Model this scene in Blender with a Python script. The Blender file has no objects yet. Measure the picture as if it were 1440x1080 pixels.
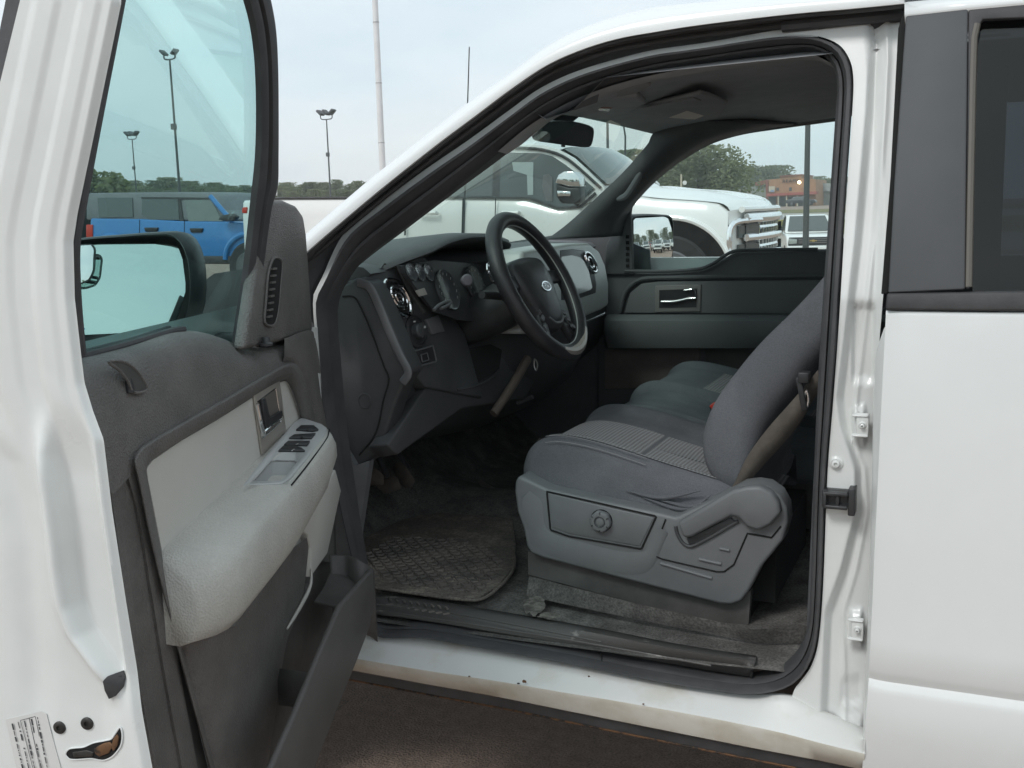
import bpy, bmesh, math, random
import numpy as np
from mathutils import Vector, Matrix
random.seed(7)
R = math.radians
scn = bpy.context.scene
col = scn.collection

# ------------------------------------------------------------------ camera, sky, sun, exposure
CAM = np.array([0.0, -1.8861, 1.52]); F = 1500.0
yaw, pitch, roll = 0.415442, 0.162475, -0.026931
_f = np.array([-math.sin(yaw)*math.cos(pitch), math.cos(yaw)*math.cos(pitch), -math.sin(pitch)])
_r = np.array([math.cos(yaw), math.sin(yaw), 0.0]); _u = np.cross(_r, _f)
_r, _u = _r*math.cos(roll)+_u*math.sin(roll), -_r*math.sin(roll)+_u*math.cos(roll)
cd = bpy.data.cameras.new('camera'); cam = bpy.data.objects.new('camera', cd); col.objects.link(cam)
cam.matrix_world = Matrix([[_r[i], _u[i], -_f[i], CAM[i]] for i in range(3)] + [[0, 0, 0, 1]])
cd.sensor_fit = 'HORIZONTAL'; cd.sensor_width = 36; cd.lens = F/1440*36; cd.clip_start = .02; cd.clip_end = 4000
scn.camera = cam

SUN_EL, SUN_AZ = R(46), R(200)          # azimuth measured from +y clockwise
w = bpy.data.worlds.new('World'); scn.world = w; w.use_nodes = True
nt = w.node_tree; nt.nodes.clear(); N = nt.nodes.new; L = nt.links.new
out = N('ShaderNodeOutputWorld'); bg = N('ShaderNodeBackground'); L(bg.outputs[0], out.inputs[0])
sky = N('ShaderNodeTexSky'); sky.sky_type = 'NISHITA'; sky.sun_disc = False
sky.sun_elevation = SUN_EL; sky.sun_rotation = SUN_AZ; sky.dust_density = 3.0; sky.air_density = 1.0
tc = N('ShaderNodeTexCoord'); mp = N('ShaderNodeMapping'); mp.inputs['Scale'].default_value = (1.0, 1.0, 3.2)
nz = N('ShaderNodeTexNoise'); nz.inputs['Scale'].default_value = 2.6; nz.inputs['Detail'].default_value = 5; nz.inputs['Roughness'].default_value = .55
cr = N('ShaderNodeValToRGB'); cr.color_ramp.elements[0].position = .36; cr.color_ramp.elements[1].position = .66
cr.color_ramp.elements[0].color = (6.7, 7.75, 8.35, 1); cr.color_ramp.elements[1].color = (8.6, 9.1, 9.3, 1)
L(tc.outputs['Generated'], mp.inputs[0]); L(mp.outputs[0], nz.inputs['Vector']); L(nz.outputs['Fac'], cr.inputs[0])
mx = N('ShaderNodeMixRGB'); mx.inputs[0].default_value = .82
L(sky.outputs[0], mx.inputs[1]); L(cr.outputs[0], mx.inputs[2]); L(mx.outputs[0], bg.inputs[0])
bg.inputs[1].default_value = .118
sd = bpy.data.lights.new('sun', 'SUN'); sd.energy = 1.25; sd.angle = R(14); sd.color = (1, .985, .965)
so = bpy.data.objects.new('sun', sd); col.objects.link(so)
_sv = Vector((math.sin(SUN_AZ)*math.cos(SUN_EL), math.cos(SUN_AZ)*math.cos(SUN_EL), math.sin(SUN_EL)))
so.rotation_euler = _sv.to_track_quat('Z', 'Y').to_euler()
scn.view_settings.view_transform = 'Standard'; scn.view_settings.look = 'None'
scn.view_settings.exposure = 0.09; scn.view_settings.gamma = 1
scn.cycles.volume_bounces = 0; scn.cycles.max_bounces = 8; scn.cycles.transparent_max_bounces = 16; scn.cycles.diffuse_bounces = 5

# ------------------------------------------------------------------ helpers: points measured on real planes
def rayd(px, py):
    return _r*(px-720)/F - _u*(py-540)/F + _f
def PT(px, py, n, o):
    d = rayd(px, py); n = np.array(n, float)
    return Vector(CAM + d*((o-n@CAM)/(n@d)))
def YP(px, py, y): return PT(px, py, (0, 1, 0), y)
def XP(px, py, x): return PT(px, py, (1, 0, 0), x)
def ZP(px, py, z): return PT(px, py, (0, 0, 1), z)
def BP(px, py, off=0.0):                     # near body side: upright below the belt, leaning in above it
    q = YP(px, py, off)
    return q if q.z < 1.35 else PT(px, py, (0, 1, -.3), off-.3*1.35)
DA = np.array([-1.05, -.872, 0.0]); OPEN = R(75)
Dd = np.array([-math.cos(OPEN), math.sin(OPEN), 0.0]); Dn = np.array([math.sin(OPEN), math.cos(OPEN), 0.0])
VD, VN, VZ = Vector(Dd), Vector(Dn), Vector((0, 0, 1))
def DP(px, py, w=0.0): return PT(px, py, Dn, Dn@DA+w)           # open door, plane of the trim
LN = Dn-.215*np.array([0, 0, 1.0])
def LP(px, py, w=0.0): return PT(px, py, LN, LN@(DA+Dn*w+np.array([0, 0, 1.35])))   # leaning window plane of the door
def SP(px, py, u=0.0): return PT(px, py, Dd, Dd@DA+u)           # shut face of the door
def DW(u, w, z): return Vector(DA)+VD*u+VN*w+VZ*z
def many(fn, pts, *a): return [fn(p[0], p[1], *a) for p in pts]

def cr_spline(pts, n, smooth=True, closed=False):
    P = np.array([tuple(p) for p in pts], float)
    if closed: P = np.vstack([P, P[:1]])
    seg = np.linalg.norm(np.diff(P, axis=0), axis=1); s = np.concatenate([[0], np.cumsum(seg)])
    t = np.linspace(0, s[-1], n+1)[:-1] if closed else np.linspace(0, s[-1], n)
    if not smooth or len(P) < 3:
        return np.stack([np.interp(t, s, P[:, k]) for k in range(P.shape[1])], 1)
    m = np.zeros_like(P)
    m[1:-1] = (P[2:]-P[:-2])/np.maximum(s[2:]-s[:-2], 1e-9)[:, None]
    m[0] = (P[1]-P[0])/max(seg[0], 1e-9); m[-1] = (P[-1]-P[-2])/max(seg[-1], 1e-9)
    if closed: m[0] = m[-1] = (P[1]-P[-2])/max(seg[0]+seg[-1], 1e-9)
    i = np.clip(np.searchsorted(s, t, 'right')-1, 0, len(P)-2); h = seg[i]; h = np.maximum(h, 1e-9)
    u = ((t-s[i])/h)[:, None]; h = h[:, None]
    return ((2*u**3-3*u**2+1)*P[i]+(u**3-2*u**2+u)*h*m[i]+(-2*u**3+3*u**2)*P[i+1]+(u**3-u**2)*h*m[i+1])
def sp(pts, n, smooth=True, closed=False): return [tuple(p) for p in cr_spline(pts, n, smooth, closed)]

class MB:
    def __init__(s): s.v = []; s.f = []
    def add(s, vs, fs):
        b = len(s.v); s.v += [Vector(v) for v in vs]; s.f += [tuple(i+b for i in f) for f in fs]; return s
    def loft(s, lines, closed=False, cap=False, ring=False):
        n = len(lines[0]); m = len(lines); vs = [p for l in lines for p in l]; fs = []
        for j in range(m if ring else m-1):
            k = (j+1) % m
            for i in range(n if closed else n-1):
                a = (i+1) % n; fs.append((j*n+i, j*n+a, k*n+a, k*n+i))
        if cap: fs += [tuple(range(n))[::-1], tuple((m-1)*n+i for i in range(n))]
        return s.add(vs, fs)
    def prism(s, pts, vec):
        n = len(pts); vec = Vector(vec); pts = [Vector(p) for p in pts]
        fs = [tuple(range(n)), tuple(range(2*n-1, n-1, -1))]+[(i, i+n, (i+1) % n+n, (i+1) % n) for i in range(n)]
        return s.add(pts+[p+vec for p in pts], fs)
    def tube(s, path, r, n=10, closed=False, flat=None, cap=True):
        P = [Vector(p) for p in path]; m = len(P); rings = []
        rr = r if isinstance(r, (list, tuple)) else [r]*m
        prev = None
        for i, p in enumerate(P):
            a = P[(i-1) % m] if (closed or i > 0) else P[i]; b = P[(i+1) % m] if (closed or i < m-1) else P[i]
            t = (b-a).normalized()
            if prev is None: x = t.orthogonal().normalized()
            else: x = (prev-t*prev.dot(t)).normalized()
            if flat is not None:
                x = Vector(flat); x = (x-t*x.dot(t)).normalized()
            prev = x; y = t.cross(x)
            q = rr[i]; qx, qy = (q if isinstance(q, tuple) else (q, q))
            rings.append([p+x*qx*math.cos(2*math.pi*k/n)+y*qy*math.sin(2*math.pi*k/n) for k in range(n)])
        return s.loft(rings, closed=True, cap=cap and not closed, ring=closed)
    def box(s, c, size, X=(1, 0, 0), Y=(0, 1, 0), Z=(0, 0, 1)):
        c = Vector(c); X, Y, Z = (Vector(a).normalized()*h/2 for a, h in zip((X, Y, Z), size))
        vs = [c+X*i+Y*j+Z*k for k in (-1, 1) for j in (-1, 1) for i in (-1, 1)]
        return s.add(vs, [(0, 2, 3, 1), (4, 5, 7, 6), (0, 1, 5, 4), (2, 6, 7, 3), (0, 4, 6, 2), (1, 3, 7, 5)])
    def lathe(s, c, axis, prof, n=24, wob=None, cap=True):
        c = Vector(c); a = Vector(axis).normalized(); x = a.orthogonal().normalized(); y = a.cross(x); rings = []
        for r, h in prof:
            rings.append([c+a*h+(x*math.cos(2*math.pi*k/n)+y*math.sin(2*math.pi*k/n))*r*(wob(2*math.pi*k/n) if wob else 1) for k in range(n)])
        return s.loft(rings, closed=True, cap=cap)
    def grid(s, fn, nu, nv):
        return s.loft([[fn(i/(nu-1), j/(nv-1)) for i in range(nu)] for j in range(nv)])

def obj(name, m, mat, parent=None, bev=0, seg=2, sub=0, solid=0, soff=-1, smooth=35, local=False, label=None):
    me = bpy.data.meshes.new(name); me.from_pydata([tuple(v) for v in m.v], [], m.f)
    b = bmesh.new(); b.from_mesh(me); bmesh.ops.remove_doubles(b, verts=b.verts, dist=1e-6)
    bmesh.ops.recalc_face_normals(b, faces=b.faces); b.to_mesh(me); b.free(); me.validate()
    me.polygons.foreach_set('use_smooth', [True]*len(me.polygons))
    if smooth < 180: me.set_sharp_from_angle(angle=R(smooth))
    if mat: me.materials.append(mat)
    o = bpy.data.objects.new(name, me); col.objects.link(o)
    if parent:
        o.parent = parent
        if not local and parent.type == 'EMPTY': o.matrix_parent_inverse = Matrix.Translation(-parent.location)
    if solid: d = o.modifiers.new('solid', 'SOLIDIFY'); d.thickness = solid; d.offset = soff
    if bev:
        d = o.modifiers.new('bevel', 'BEVEL'); d.width = bev; d.segments = seg; d.limit_method = 'ANGLE'; d.angle_limit = R(30)
        me.set_sharp_from_angle(angle=R(180))
        d.harden_normals = False
    if sub: d = o.modifiers.new('sub', 'SUBSURF'); d.levels = sub; d.render_levels = sub
    if label: o['label'] = label
    return o
def empty(name, loc, label, cat, group=None):
    o = bpy.data.objects.new(name, None); col.objects.link(o); o.location = loc; o.empty_display_size = .2
    return tag(o, label, cat, group)
def tag(o, label, cat, group=None, kind=None):
    if label: o['label'] = label
    if cat: o['category'] = cat
    if group: o['group'] = group
    if kind: o['kind'] = kind
    return o

# ------------------------------------------------------------------ materials
def mat(name, c, rough=.5, metal=0, coat=0, vary=0, vscale=6, bump=0, bscale=200, btype='noise', spec=.5, c2=None, cpos=(.4, .65), bdist=.002, rvar=0, speck=0, sscale=350):
    m = bpy.data.materials.new(name); m.use_nodes = True; t = m.node_tree; p = t.nodes['Principled BSDF']
    p.inputs['Base Color'].default_value = (*c, 1); p.inputs['Roughness'].default_value = rough; p.inputs['Metallic'].default_value = metal
    p.inputs['Coat Weight'].default_value = coat; p.inputs['Coat Roughness'].default_value = .08; p.inputs['Specular IOR Level'].default_value = spec
    co = t.nodes.new('ShaderNodeTexCoord')
    if vary or c2:
        n = t.nodes.new('ShaderNodeTexNoise'); n.inputs['Scale'].default_value = vscale; n.inputs['Detail'].default_value = 6; n.inputs['Roughness'].default_value = .62
        r = t.nodes.new('ShaderNodeValToRGB'); t.links.new(co.outputs['Object'], n.inputs['Vector']); t.links.new(n.outputs['Fac'], r.inputs[0])
        r.color_ramp.elements[0].position, r.color_ramp.elements[1].position = cpos
        a = c2 if c2 else tuple(x*(1-vary) for x in c)
        b = c if c2 else tuple(min(1, x*(1+vary)) for x in c)
        r.color_ramp.elements[0].color = (*a, 1); r.color_ramp.elements[1].color = (*b, 1)
        t.links.new(r.outputs[0], p.inputs['Base Color'])
        if rvar:
            q = t.nodes.new('ShaderNodeMapRange'); q.inputs['To Min'].default_value = rough+rvar; q.inputs['To Max'].default_value = max(.02, rough-rvar)
            t.links.new(n.outputs['Fac'], q.inputs['Value']); t.links.new(q.outputs[0], p.inputs['Roughness'])
    if speck:                                                            # fine moulded grain / grit
        n = t.nodes.new('ShaderNodeTexNoise'); n.inputs['Scale'].default_value = sscale; n.inputs['Detail'].default_value = 1
        r = t.nodes.new('ShaderNodeMapRange'); r.inputs['From Min'].default_value = .3; r.inputs['From Max'].default_value = .7
        r.inputs['To Min'].default_value = 1-speck; r.inputs['To Max'].default_value = 1+speck
        x = t.nodes.new('ShaderNodeMixRGB'); x.blend_type = 'MULTIPLY'; x.inputs[0].default_value = 1
        t.links.new(co.outputs['Object'], n.inputs['Vector']); t.links.new(n.outputs['Fac'], r.inputs['Value'])
        if p.inputs['Base Color'].links: t.links.new(p.inputs['Base Color'].links[0].from_socket, x.inputs[1])
        else: x.inputs[1].default_value = (*c, 1)
        t.links.new(r.outputs[0], x.inputs[2]); t.links.new(x.outputs[0], p.inputs['Base Color'])
    if bump:
        if btype == 'noise':
            n = t.nodes.new('ShaderNodeTexNoise'); n.inputs['Scale'].default_value = bscale; n.inputs['Detail'].default_value = 2; o = n.outputs['Fac']
        else:
            n = t.nodes.new('ShaderNodeTexVoronoi'); n.inputs['Scale'].default_value = bscale; o = n.outputs['Distance']
        t.links.new(co.outputs['Object'], n.inputs['Vector'])
        b = t.nodes.new('ShaderNodeBump'); b.inputs['Strength'].default_value = bump; b.inputs['Distance'].default_value = bdist
        t.links.new(o, b.inputs['Height']); t.links.new(b.outputs[0], p.inputs['Normal'])
    return m
def glass(name, tint, refl=1.0, rough=0.0):
    m = bpy.data.materials.new(name); m.use_nodes = True; t = m.node_tree; t.nodes.clear()
    o = t.nodes.new('ShaderNodeOutputMaterial'); x = t.nodes.new('ShaderNodeMixShader'); a = t.nodes.new('ShaderNodeBsdfTransparent'); g = t.nodes.new('ShaderNodeBsdfGlossy')
    f = t.nodes.new('ShaderNodeFresnel'); f.inputs[0].default_value = 1.45; k = t.nodes.new('ShaderNodeMath'); k.operation = 'MULTIPLY'; k.inputs[1].default_value = refl
    a.inputs[0].default_value = (*tint, 1); g.inputs['Roughness'].default_value = rough; g.inputs['Color'].default_value = (.95, 1, .98, 1)
    t.links.new(f.outputs[0], k.inputs[0]); t.links.new(k.outputs[0], x.inputs[0]); t.links.new(a.outputs[0], x.inputs[1]); t.links.new(g.outputs[0], x.inputs[2]); t.links.new(x.outputs[0], o.inputs[0])
    return m
def weave(name, c1, c2, period, strength=.6):
    m = bpy.data.materials.new(name); m.use_nodes = True; t = m.node_tree; p = t.nodes['Principled BSDF']
    co = t.nodes.new('ShaderNodeTexCoord'); sep = t.nodes.new('ShaderNodeSeparateXYZ'); t.links.new(co.outputs['Object'], sep.inputs[0])
    def math_(op, a, b=None):
        n = t.nodes.new('ShaderNodeMath'); n.operation = op
        for i, q in enumerate((a, b)):
            if q is None: continue
            if isinstance(q, (int, float)): n.inputs[i].default_value = q
            else: t.links.new(q, n.inputs[i])
        return n.outputs[0]
    k = 2*math.pi/period
    s1 = math_('SINE', math_('MULTIPLY', math_('ADD', sep.outputs[0], sep.outputs[1]), k))
    s2 = math_('SINE', math_('MULTIPLY', math_('SUBTRACT', sep.outputs[0], sep.outputs[1]), k))
    h = math_('MULTIPLY', s1, s2); h = math_('ADD', math_('MULTIPLY', h, .5), .5)
    r = t.nodes.new('ShaderNodeValToRGB'); r.color_ramp.elements[0].position = .3; r.color_ramp.elements[1].position = .7
    r.color_ramp.elements[0].color = (*c1, 1); r.color_ramp.elements[1].color = (*c2, 1)
    t.links.new(h, r.inputs[0]); t.links.new(r.outputs[0], p.inputs['Base Color']); p.inputs['Roughness'].default_value = .95
    p.inputs['Specular IOR Level'].default_value = .2; p.inputs['Sheen Weight'].default_value = .3
    b = t.nodes.new('ShaderNodeBump'); b.inputs['Strength'].default_value = strength; b.inputs['Distance'].default_value = .003
    t.links.new(h, b.inputs['Height']); t.links.new(b.outputs[0], p.inputs['Normal'])
    return m

M = {}
M['white'] = mat('white_paint', (.775, .795, .79), .26, coat=.6, vary=.02, vscale=3, rvar=.05)
M['jamb'] = mat('white_jamb_paint', (.745, .765, .75), .3, coat=.35, vary=.04, vscale=5, rvar=.08)
M['sill'] = mat('dirty_sill_paint', (.70, .71, .69), .42, coat=.2, c2=(.60, .58, .52), cpos=(.28, .46), vscale=7, rvar=.1)
M['sill_low'] = mat('grimy_rocker_paint', (.70, .69, .63), .5, c2=(.56, .52, .43), cpos=(.35, .62), vscale=9)
M['rubber'] = mat('black_rubber', (.05, .05, .052), .62, vary=.25, vscale=12, bump=.15, bscale=300)
M['seal'] = mat('seal_rubber', (.062, .062, .065), .7, vary=.2, vscale=10, bump=.2, bscale=400)
M['trim'] = mat('dark_door_trim', (.135, .128, .122), .58, vary=.12, vscale=14, bump=.7, bscale=330, btype='voronoi', bdist=.002, speck=.08, sscale=420)
M['trim2'] = mat('black_lower_trim', (.085, .082, .079), .6, vary=.2, vscale=10, bump=.3, bscale=500, btype='voronoi', bdist=.001)
M['arm'] = mat('grey_armrest_vinyl', (.48, .475, .44), .5, vary=.06, vscale=8, bump=.6, bscale=300, btype='voronoi', bdist=.0018, speck=.05, sscale=300)
M['insert'] = mat('grey_insert_vinyl', (.56, .55, .51), .6, vary=.03, vscale=5, bump=.15, bscale=600)
M['silver'] = mat('silver_plastic', (.40, .37, .33), .38, metal=.35, vary=.05)
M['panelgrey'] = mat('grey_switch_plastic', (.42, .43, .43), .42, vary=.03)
M['chrome'] = mat('chrome', (.85, .86, .87), .07, metal=1)
M['black'] = mat('black_plastic', (.032, .033, .035), .42, vary=.2, vscale=20)
M['gap'] = mat('dark_gap', (.008, .008, .008), .9)  # near-black stands in for shade inside slots, vents, hollows and gaps
M['dash'] = mat('dash_plastic', (.058, .061, .064), .5, vary=.15, vscale=9, bump=.3, bscale=600, btype='voronoi', bdist=.001)
M['dashlow'] = mat('lower_dash_plastic', (.052, .054, .056), .55, vary=.15, vscale=6, bump=.2, bscale=500)
M['dashgrey'] = mat('grey_dash_strip', (.12, .124, .128), .5, vary=.1)
M['stack'] = mat('silver_centre_stack', (.42, .45, .43), .38, metal=.2, vary=.05)
M['seatplastic'] = mat('grey_seat_plastic', (.158, .166, .172), .5, vary=.08, vscale=6, bump=.15, bscale=500)
M['fabric'] = mat('grey_seat_fabric', (.128, .134, .146), .95, vary=.10, vscale=9, bump=.7, bscale=420, spec=.15, bdist=.002, speck=.12, sscale=420)
M['fabric2'] = mat('dark_seat_fabric', (.125, .14, .148), .95, vary=.10, vscale=9, bump=.7, bscale=420, spec=.15, bdist=.002, speck=.1, sscale=420)
M['weave'] = weave('woven_seat_insert', (.035, .037, .04), (.20, .205, .215), .017, .9)
M['belt'] = mat('taupe_webbing', (.10, .088, .075), .85, vary=.15, vscale=30, bump=.4, bscale=700)
M['carpet'] = mat('black_carpet', (.14, .135, .128), .95, vary=.3, vscale=14, bump=.8, bscale=500, spec=.1, speck=.3, sscale=200)
M['mat'] = mat('dirty_rubber_mat', (.14, .128, .11), .65, c2=(.27, .24, .20), cpos=(.32, .52), vscale=13, bump=.6, bscale=120, speck=.35, sscale=160)
M['tread'] = mat('rubber_tread', (.23, .21, .185), .55, c2=(.10, .095, .09), cpos=(.35, .55), vscale=9)
M['scuff'] = mat('scuffed_sill_plate', (.085, .082, .079), .55, c2=(.30, .29, .27), cpos=(.30, .40), vscale=13, bump=.3, bscale=120)
M['dust'] = mat('dried_mud', (.15, .14, .125), .95, vary=.5, vscale=60)
M['head'] = mat('headliner_cloth', (.42, .43, .44), .95, vary=.06, vscale=15, bump=.3, bscale=800, spec=.15)
M['pillar'] = mat('dark_pillar_trim', (.11, .115, .12), .7, vary=.1, vscale=10, bump=.2, bscale=500)
M['pdoor'] = mat('charcoal_door_trim', (.09, .096, .10), .65, vary=.08, vscale=8, bump=.2, bscale=500)
M['pinsert'] = mat('slate_door_insert', (.14, .15, .152), .6, vary=.05)
M['parm'] = mat('slate_armrest', (.13, .145, .145), .6, vary=.05)
M['brown'] = mat('brown_speaker_panel', (.15, .135, .12), .75, vary=.15)
M['red'] = mat('red_button', (.55, .05, .03), .45)
M['windshield'] = glass('windshield_glass', (.78, .93, .885), .25)
M['dglass'] = glass('green_door_glass', (.80, .93, .92), .2)
M['pglass'] = glass('passenger_glass', (.94, .99, .98), .4)
M['dark_glass'] = glass('privacy_glass', (.16, .18, .20), 1.0)
M['applique'] = mat('black_gloss_pillar', (.088, .092, .097), .6, coat=.0, spec=.3, vary=.05)
M['mirror'] = mat('mirror_glass', (.86, .88, .86), .0, metal=1)
M['mirror_green'] = mat('tinted_mirror_glass', (.60, .73, .685), .0, metal=1)
M['screen'] = mat('display_glass', (.33, .37, .35), .18, coat=.8)
M['paper'] = mat('label_paper', (.66, .66, .64), .6)
M['ink'] = mat('label_ink', (.06, .06, .065), .7)
M['visorlabel'] = mat('visor_label', (.78, .69, .63), .7)
M['rust'] = mat('rusty_latch', (.17, .09, .045), .6, metal=.4, c2=(.03, .027, .025), cpos=(.4, .55), vscale=60)
M['latch'] = mat('dark_latch_metal', (.06, .058, .055), .5, metal=.6, vary=.3, vscale=50)
M['steel'] = mat('steel', (.32, .32, .32), .35, metal=.9)
M['leather'] = mat('black_leather', (.022, .022, .024), .45, vary=.25, vscale=15, bump=.4, bscale=420, btype='voronoi', bdist=.001)
M['asphalt'] = mat('brown_asphalt', (.35, .262, .21), .9, c2=(.24, .18, .145), cpos=(.35, .7), vscale=26, bump=1, bscale=140, bdist=.008, speck=.28, sscale=150)
# ------------------------------------------------------------------ terrain
def sstep(a, b, x):
    t = min(1, max(0, (x-a)/(b-a))); return t*t*(3-2*t)
def terr(x, y):
    if y < 2: return 0.0
    left = .012*min(y-2, 13)+.034*max(0, min(y, 80)-15)
    right = -.95*sstep(6, 40, y)+1.65*sstep(50, 190, y)
    t = sstep(-.46, -.24, x/(y+1.9))
    return left*(1-t)+right*t
def gpt(px, py, y):                          # foot on the ground below a sighted point at depth y
    q = YP(px, py, y); return Vector((q.x, q.y, terr(q.x, q.y)))
ys = [-60, -30, -15, -6, -3, -1, 0, 1, 2]+[3+i*1.5 for i in range(35)]+[58+i*6 for i in range(30)]+[250, 300, 330]
g = MB(); cols = [i/60 for i in range(61)]
def gl(y):
    half = 130+abs(y)*1.3
    return [(-half+2*half*c-.35*max(y, 0), y, terr(-half+2*half*c-.35*max(y, 0), y)) for c in cols]
g.loft([gl(y) for y in ys])
gm = M['asphalt'].copy(); gm.name = 'ground'
ground = obj('ground', g, gm, smooth=180); tag(ground, 'brown worn asphalt of the sales lot', None, kind='structure')
# grass verge and road beyond the lot (sheets following the terrain)
def strip(name, x0, x1, ya, yb, dz, m, lab, n=24, kind='structure'):
    s = MB(); s.loft([[(x0(y)+(x1(y)-x0(y))*i/n, y, terr(x0(y)+(x1(y)-x0(y))*i/n, y)+dz) for i in range(n+1)] for y in np.linspace(ya, yb, 10)])
    o = obj(name, s, m, smooth=180); tag(o, lab, None, kind=kind); return o
M['grass'] = mat('lawn', (.14, .16, .05), .95, c2=(.20, .17, .08), vscale=1.2, bump=1, bscale=30, bdist=.05)
M['concrete'] = mat('pale_concrete', (.36, .34, .30), .9, vary=.12, vscale=1.5)
strip('grass_field', lambda y: -1.6*y, lambda y: -.45*y, 58, 150, .03, M['grass'], 'dry green grass field behind the parked vehicles')
strip('grass_verge', lambda y: -.45*y, lambda y: .3*y, 76, 108, .03, M['grass'], 'strip of green grass between lot and road')
strip('road', lambda y: -.45*y, lambda y: .3*y, 108.2, 132, .03, M['concrete'], 'pale concrete road past the grass verge')
strip('pavement', lambda y: -.45*y, lambda y: .3*y, 52, 75.5, .03, M['concrete'], 'pale concrete apron at the edge of the lot')
strip('far_lawn', lambda y: -.45*y, lambda y: .3*y, 132.5, 150, .05, M['grass'], 'lawn in front of the orange building')

# ================================================================== THE PICKUP
truck = empty('pickup_truck', (-.3, 1.0, 0), 'white crew cab pickup filling the photo with its driver door swung open', 'pickup truck')
NN = 70
Lout = [(380, 377), (432, 330), (476, 292), (520, 255), (590, 200), (655, 150), (720, 104), (770, 67), (820, 42), (870, 25), (920, 13), (970, 7), (1040, 0), (1120, -6), (1200, -11), (1272, -14)]
Lin = [(392, 390), (436, 350), (486, 307), (540, 262), (617, 201), (664, 166), (720, 124), (770, 91), (820, 69), (870, 54), (920, 45), (970, 37), (1040, 28), (1120, 19), (1200, 12), (1272, 5)]
G0 = [(455, 562), (443, 467), (440, 428), (441, 414), (450, 396), (483, 329), (530, 289), (600, 237), (660, 196), (720, 152), (753, 128), (787, 110), (820, 97), (870, 82), (920, 70), (970, 63), (1003, 58), (1053, 49), (1103, 41), (1150, 40)]
G1 = [(458, 562), (450, 467), (447, 428), (450, 414), (459, 397), (490, 334), (537, 294), (606, 243), (666, 202), (726, 158), (757, 135), (790, 117), (822, 104), (871, 89), (921, 77), (971, 70), (1004, 65), (1054, 57), (1104, 51), (1150, 52)]
S0 = [(525, 888), (503, 800), (480, 700), (458, 562), (450, 467), (447, 428), (450, 414), (459, 397), (490, 334), (537, 294), (606, 243), (666, 202), (726, 158), (757, 135), (790, 117), (822, 104), (871, 89), (921, 77), (971, 70), (1004, 65), (1054, 57), (1104, 51), (1150, 53), (1178, 64), (1193, 84), (1198, 108), (1197, 150), (1187, 300), (1178, 450), (1170, 560), (1162, 660), (1155, 833), (1148, 907), (1134, 943), (1108, 965), (1060, 974), (1000, 968), (930, 957), (850, 941), (800, 931), (700, 913), (600, 896)]
S1 = [(528, 866), (512, 800), (495, 700), (480, 590), (472, 500), (468, 440), (472, 418), (480, 400), (505, 366), (560, 322), (640, 260), (700, 211), (740, 178), (775, 155), (800, 142), (830, 129), (872, 115), (920, 103), (970, 94), (1003, 89), (1050, 82), (1100, 77), (1142, 74), (1163, 84), (1173, 98), (1176, 115), (1173, 160), (1160, 350), (1152, 470), (1146, 590), (1142, 700), (1136, 870), (1126, 908), (1108, 932), (1085, 945), (1050, 951), (1000, 945), (930, 933), (850, 918), (800, 908), (700, 891), (600, 874)]
# outer roof rail and pillar (white band), with a drip channel behind it
b = MB()
def band(lines): return b.loft([sp(l, NN) for l in lines])
lo = many(BP, Lout, .012); li = many(BP, Lin, 0.0)
up = [Vector((p.x-.02, p.y+.05, p.z+.012)) for p in lo]
band([up, many(BP, [(x*.75+X*.25, y*.75+Y*.25) for (x, y), (X, Y) in zip(Lout, Lin)], .0), many(BP, [((x+X)/2, (y+Y)/2) for (x, y), (X, Y) in zip(Lout, Lin)], -.006), li, [Vector((p.x, p.y+.018, p.z)) for p in li]])
obj('roof_rail', b, M['white'], truck, smooth=60)
ch = MB(); ch.loft([sp([Vector((p.x, p.y+.012, p.z+.004)) for p in li], NN), sp(many(BP, [(x+1, y+8) for x, y in Lin], .045), NN), sp(many(BP, [(430, 450), (437, 425), (437, 410), (447, 390), (482, 324), (528, 284), (598, 232), (658, 191), (718, 147), (751, 123), (785, 105), (818, 92), (868, 77), (918, 65), (968, 58), (1001, 53), (1051, 44), (1101, 38), (1180, 30), (1275, 18)], .075), NN)])
obj('drip_channel', ch, M['seal'], truck, smooth=60)
rb = MB(); rb.tube(sp(many(BP, [(x+1.5, y+3) for x, y in Lin], .012), NN), .0045, 8); obj('channel_strip', rb, M['rubber'], truck)
rb = MB(); rb.tube(sp(many(BP, [(x+1, y+14) for x, y in Lin], .05), NN), .006, 8); obj('channel_strip', rb, M['rubber'], truck)
bkp = MB(); bkp.loft([sp(many(BP, [(x, y+3) for x, y in Lin], .035), NN), sp(many(BP, [(452, 470), (452, 410), (485, 345), (536, 300), (606, 250), (662, 209), (722, 166), (755, 143), (789, 126), (822, 114), (871, 99), (921, 88), (971, 80), (1004, 75), (1054, 68), (1104, 62), (1180, 60), (1275, 52)], .10), NN)]); obj('channel_back', bkp, M['seal'], truck, smooth=60)
fl = MB(); e0 = many(BP, G0, .062); e1 = many(BP, G1, .060)
fl.loft([sp([p+Vector((0, .025, .002)) for p in e0], NN), sp(e0, NN), sp(e1, NN), sp([p+Vector((0, .02, 0)) for p in e1], NN)])
obj('door_flange', fl, M['jamb'], truck, smooth=60)
# weather seal loop round the opening: bulb section between S0 and S1
ns = 200
s0 = cr_spline(many(BP, S0, .055), ns, closed=True); s1 = cr_spline(many(BP, S1, .115), ns, closed=True)
lines = []
for t, bulge in ((0, .012), (.06, -.012), (.22, -.020), (.40, -.010), (.47, .008), (.53, -.004), (.7, -.012), (.9, -.004), (1, .02)):
    q = s0*(1-t)+s1*t; q[:, 1] += bulge+.004*0
    lines.append([tuple(p) for p in q])
se = MB(); se.loft(lines, closed=True); obj('door_seal', se, M['seal'], truck, smooth=50)
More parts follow.
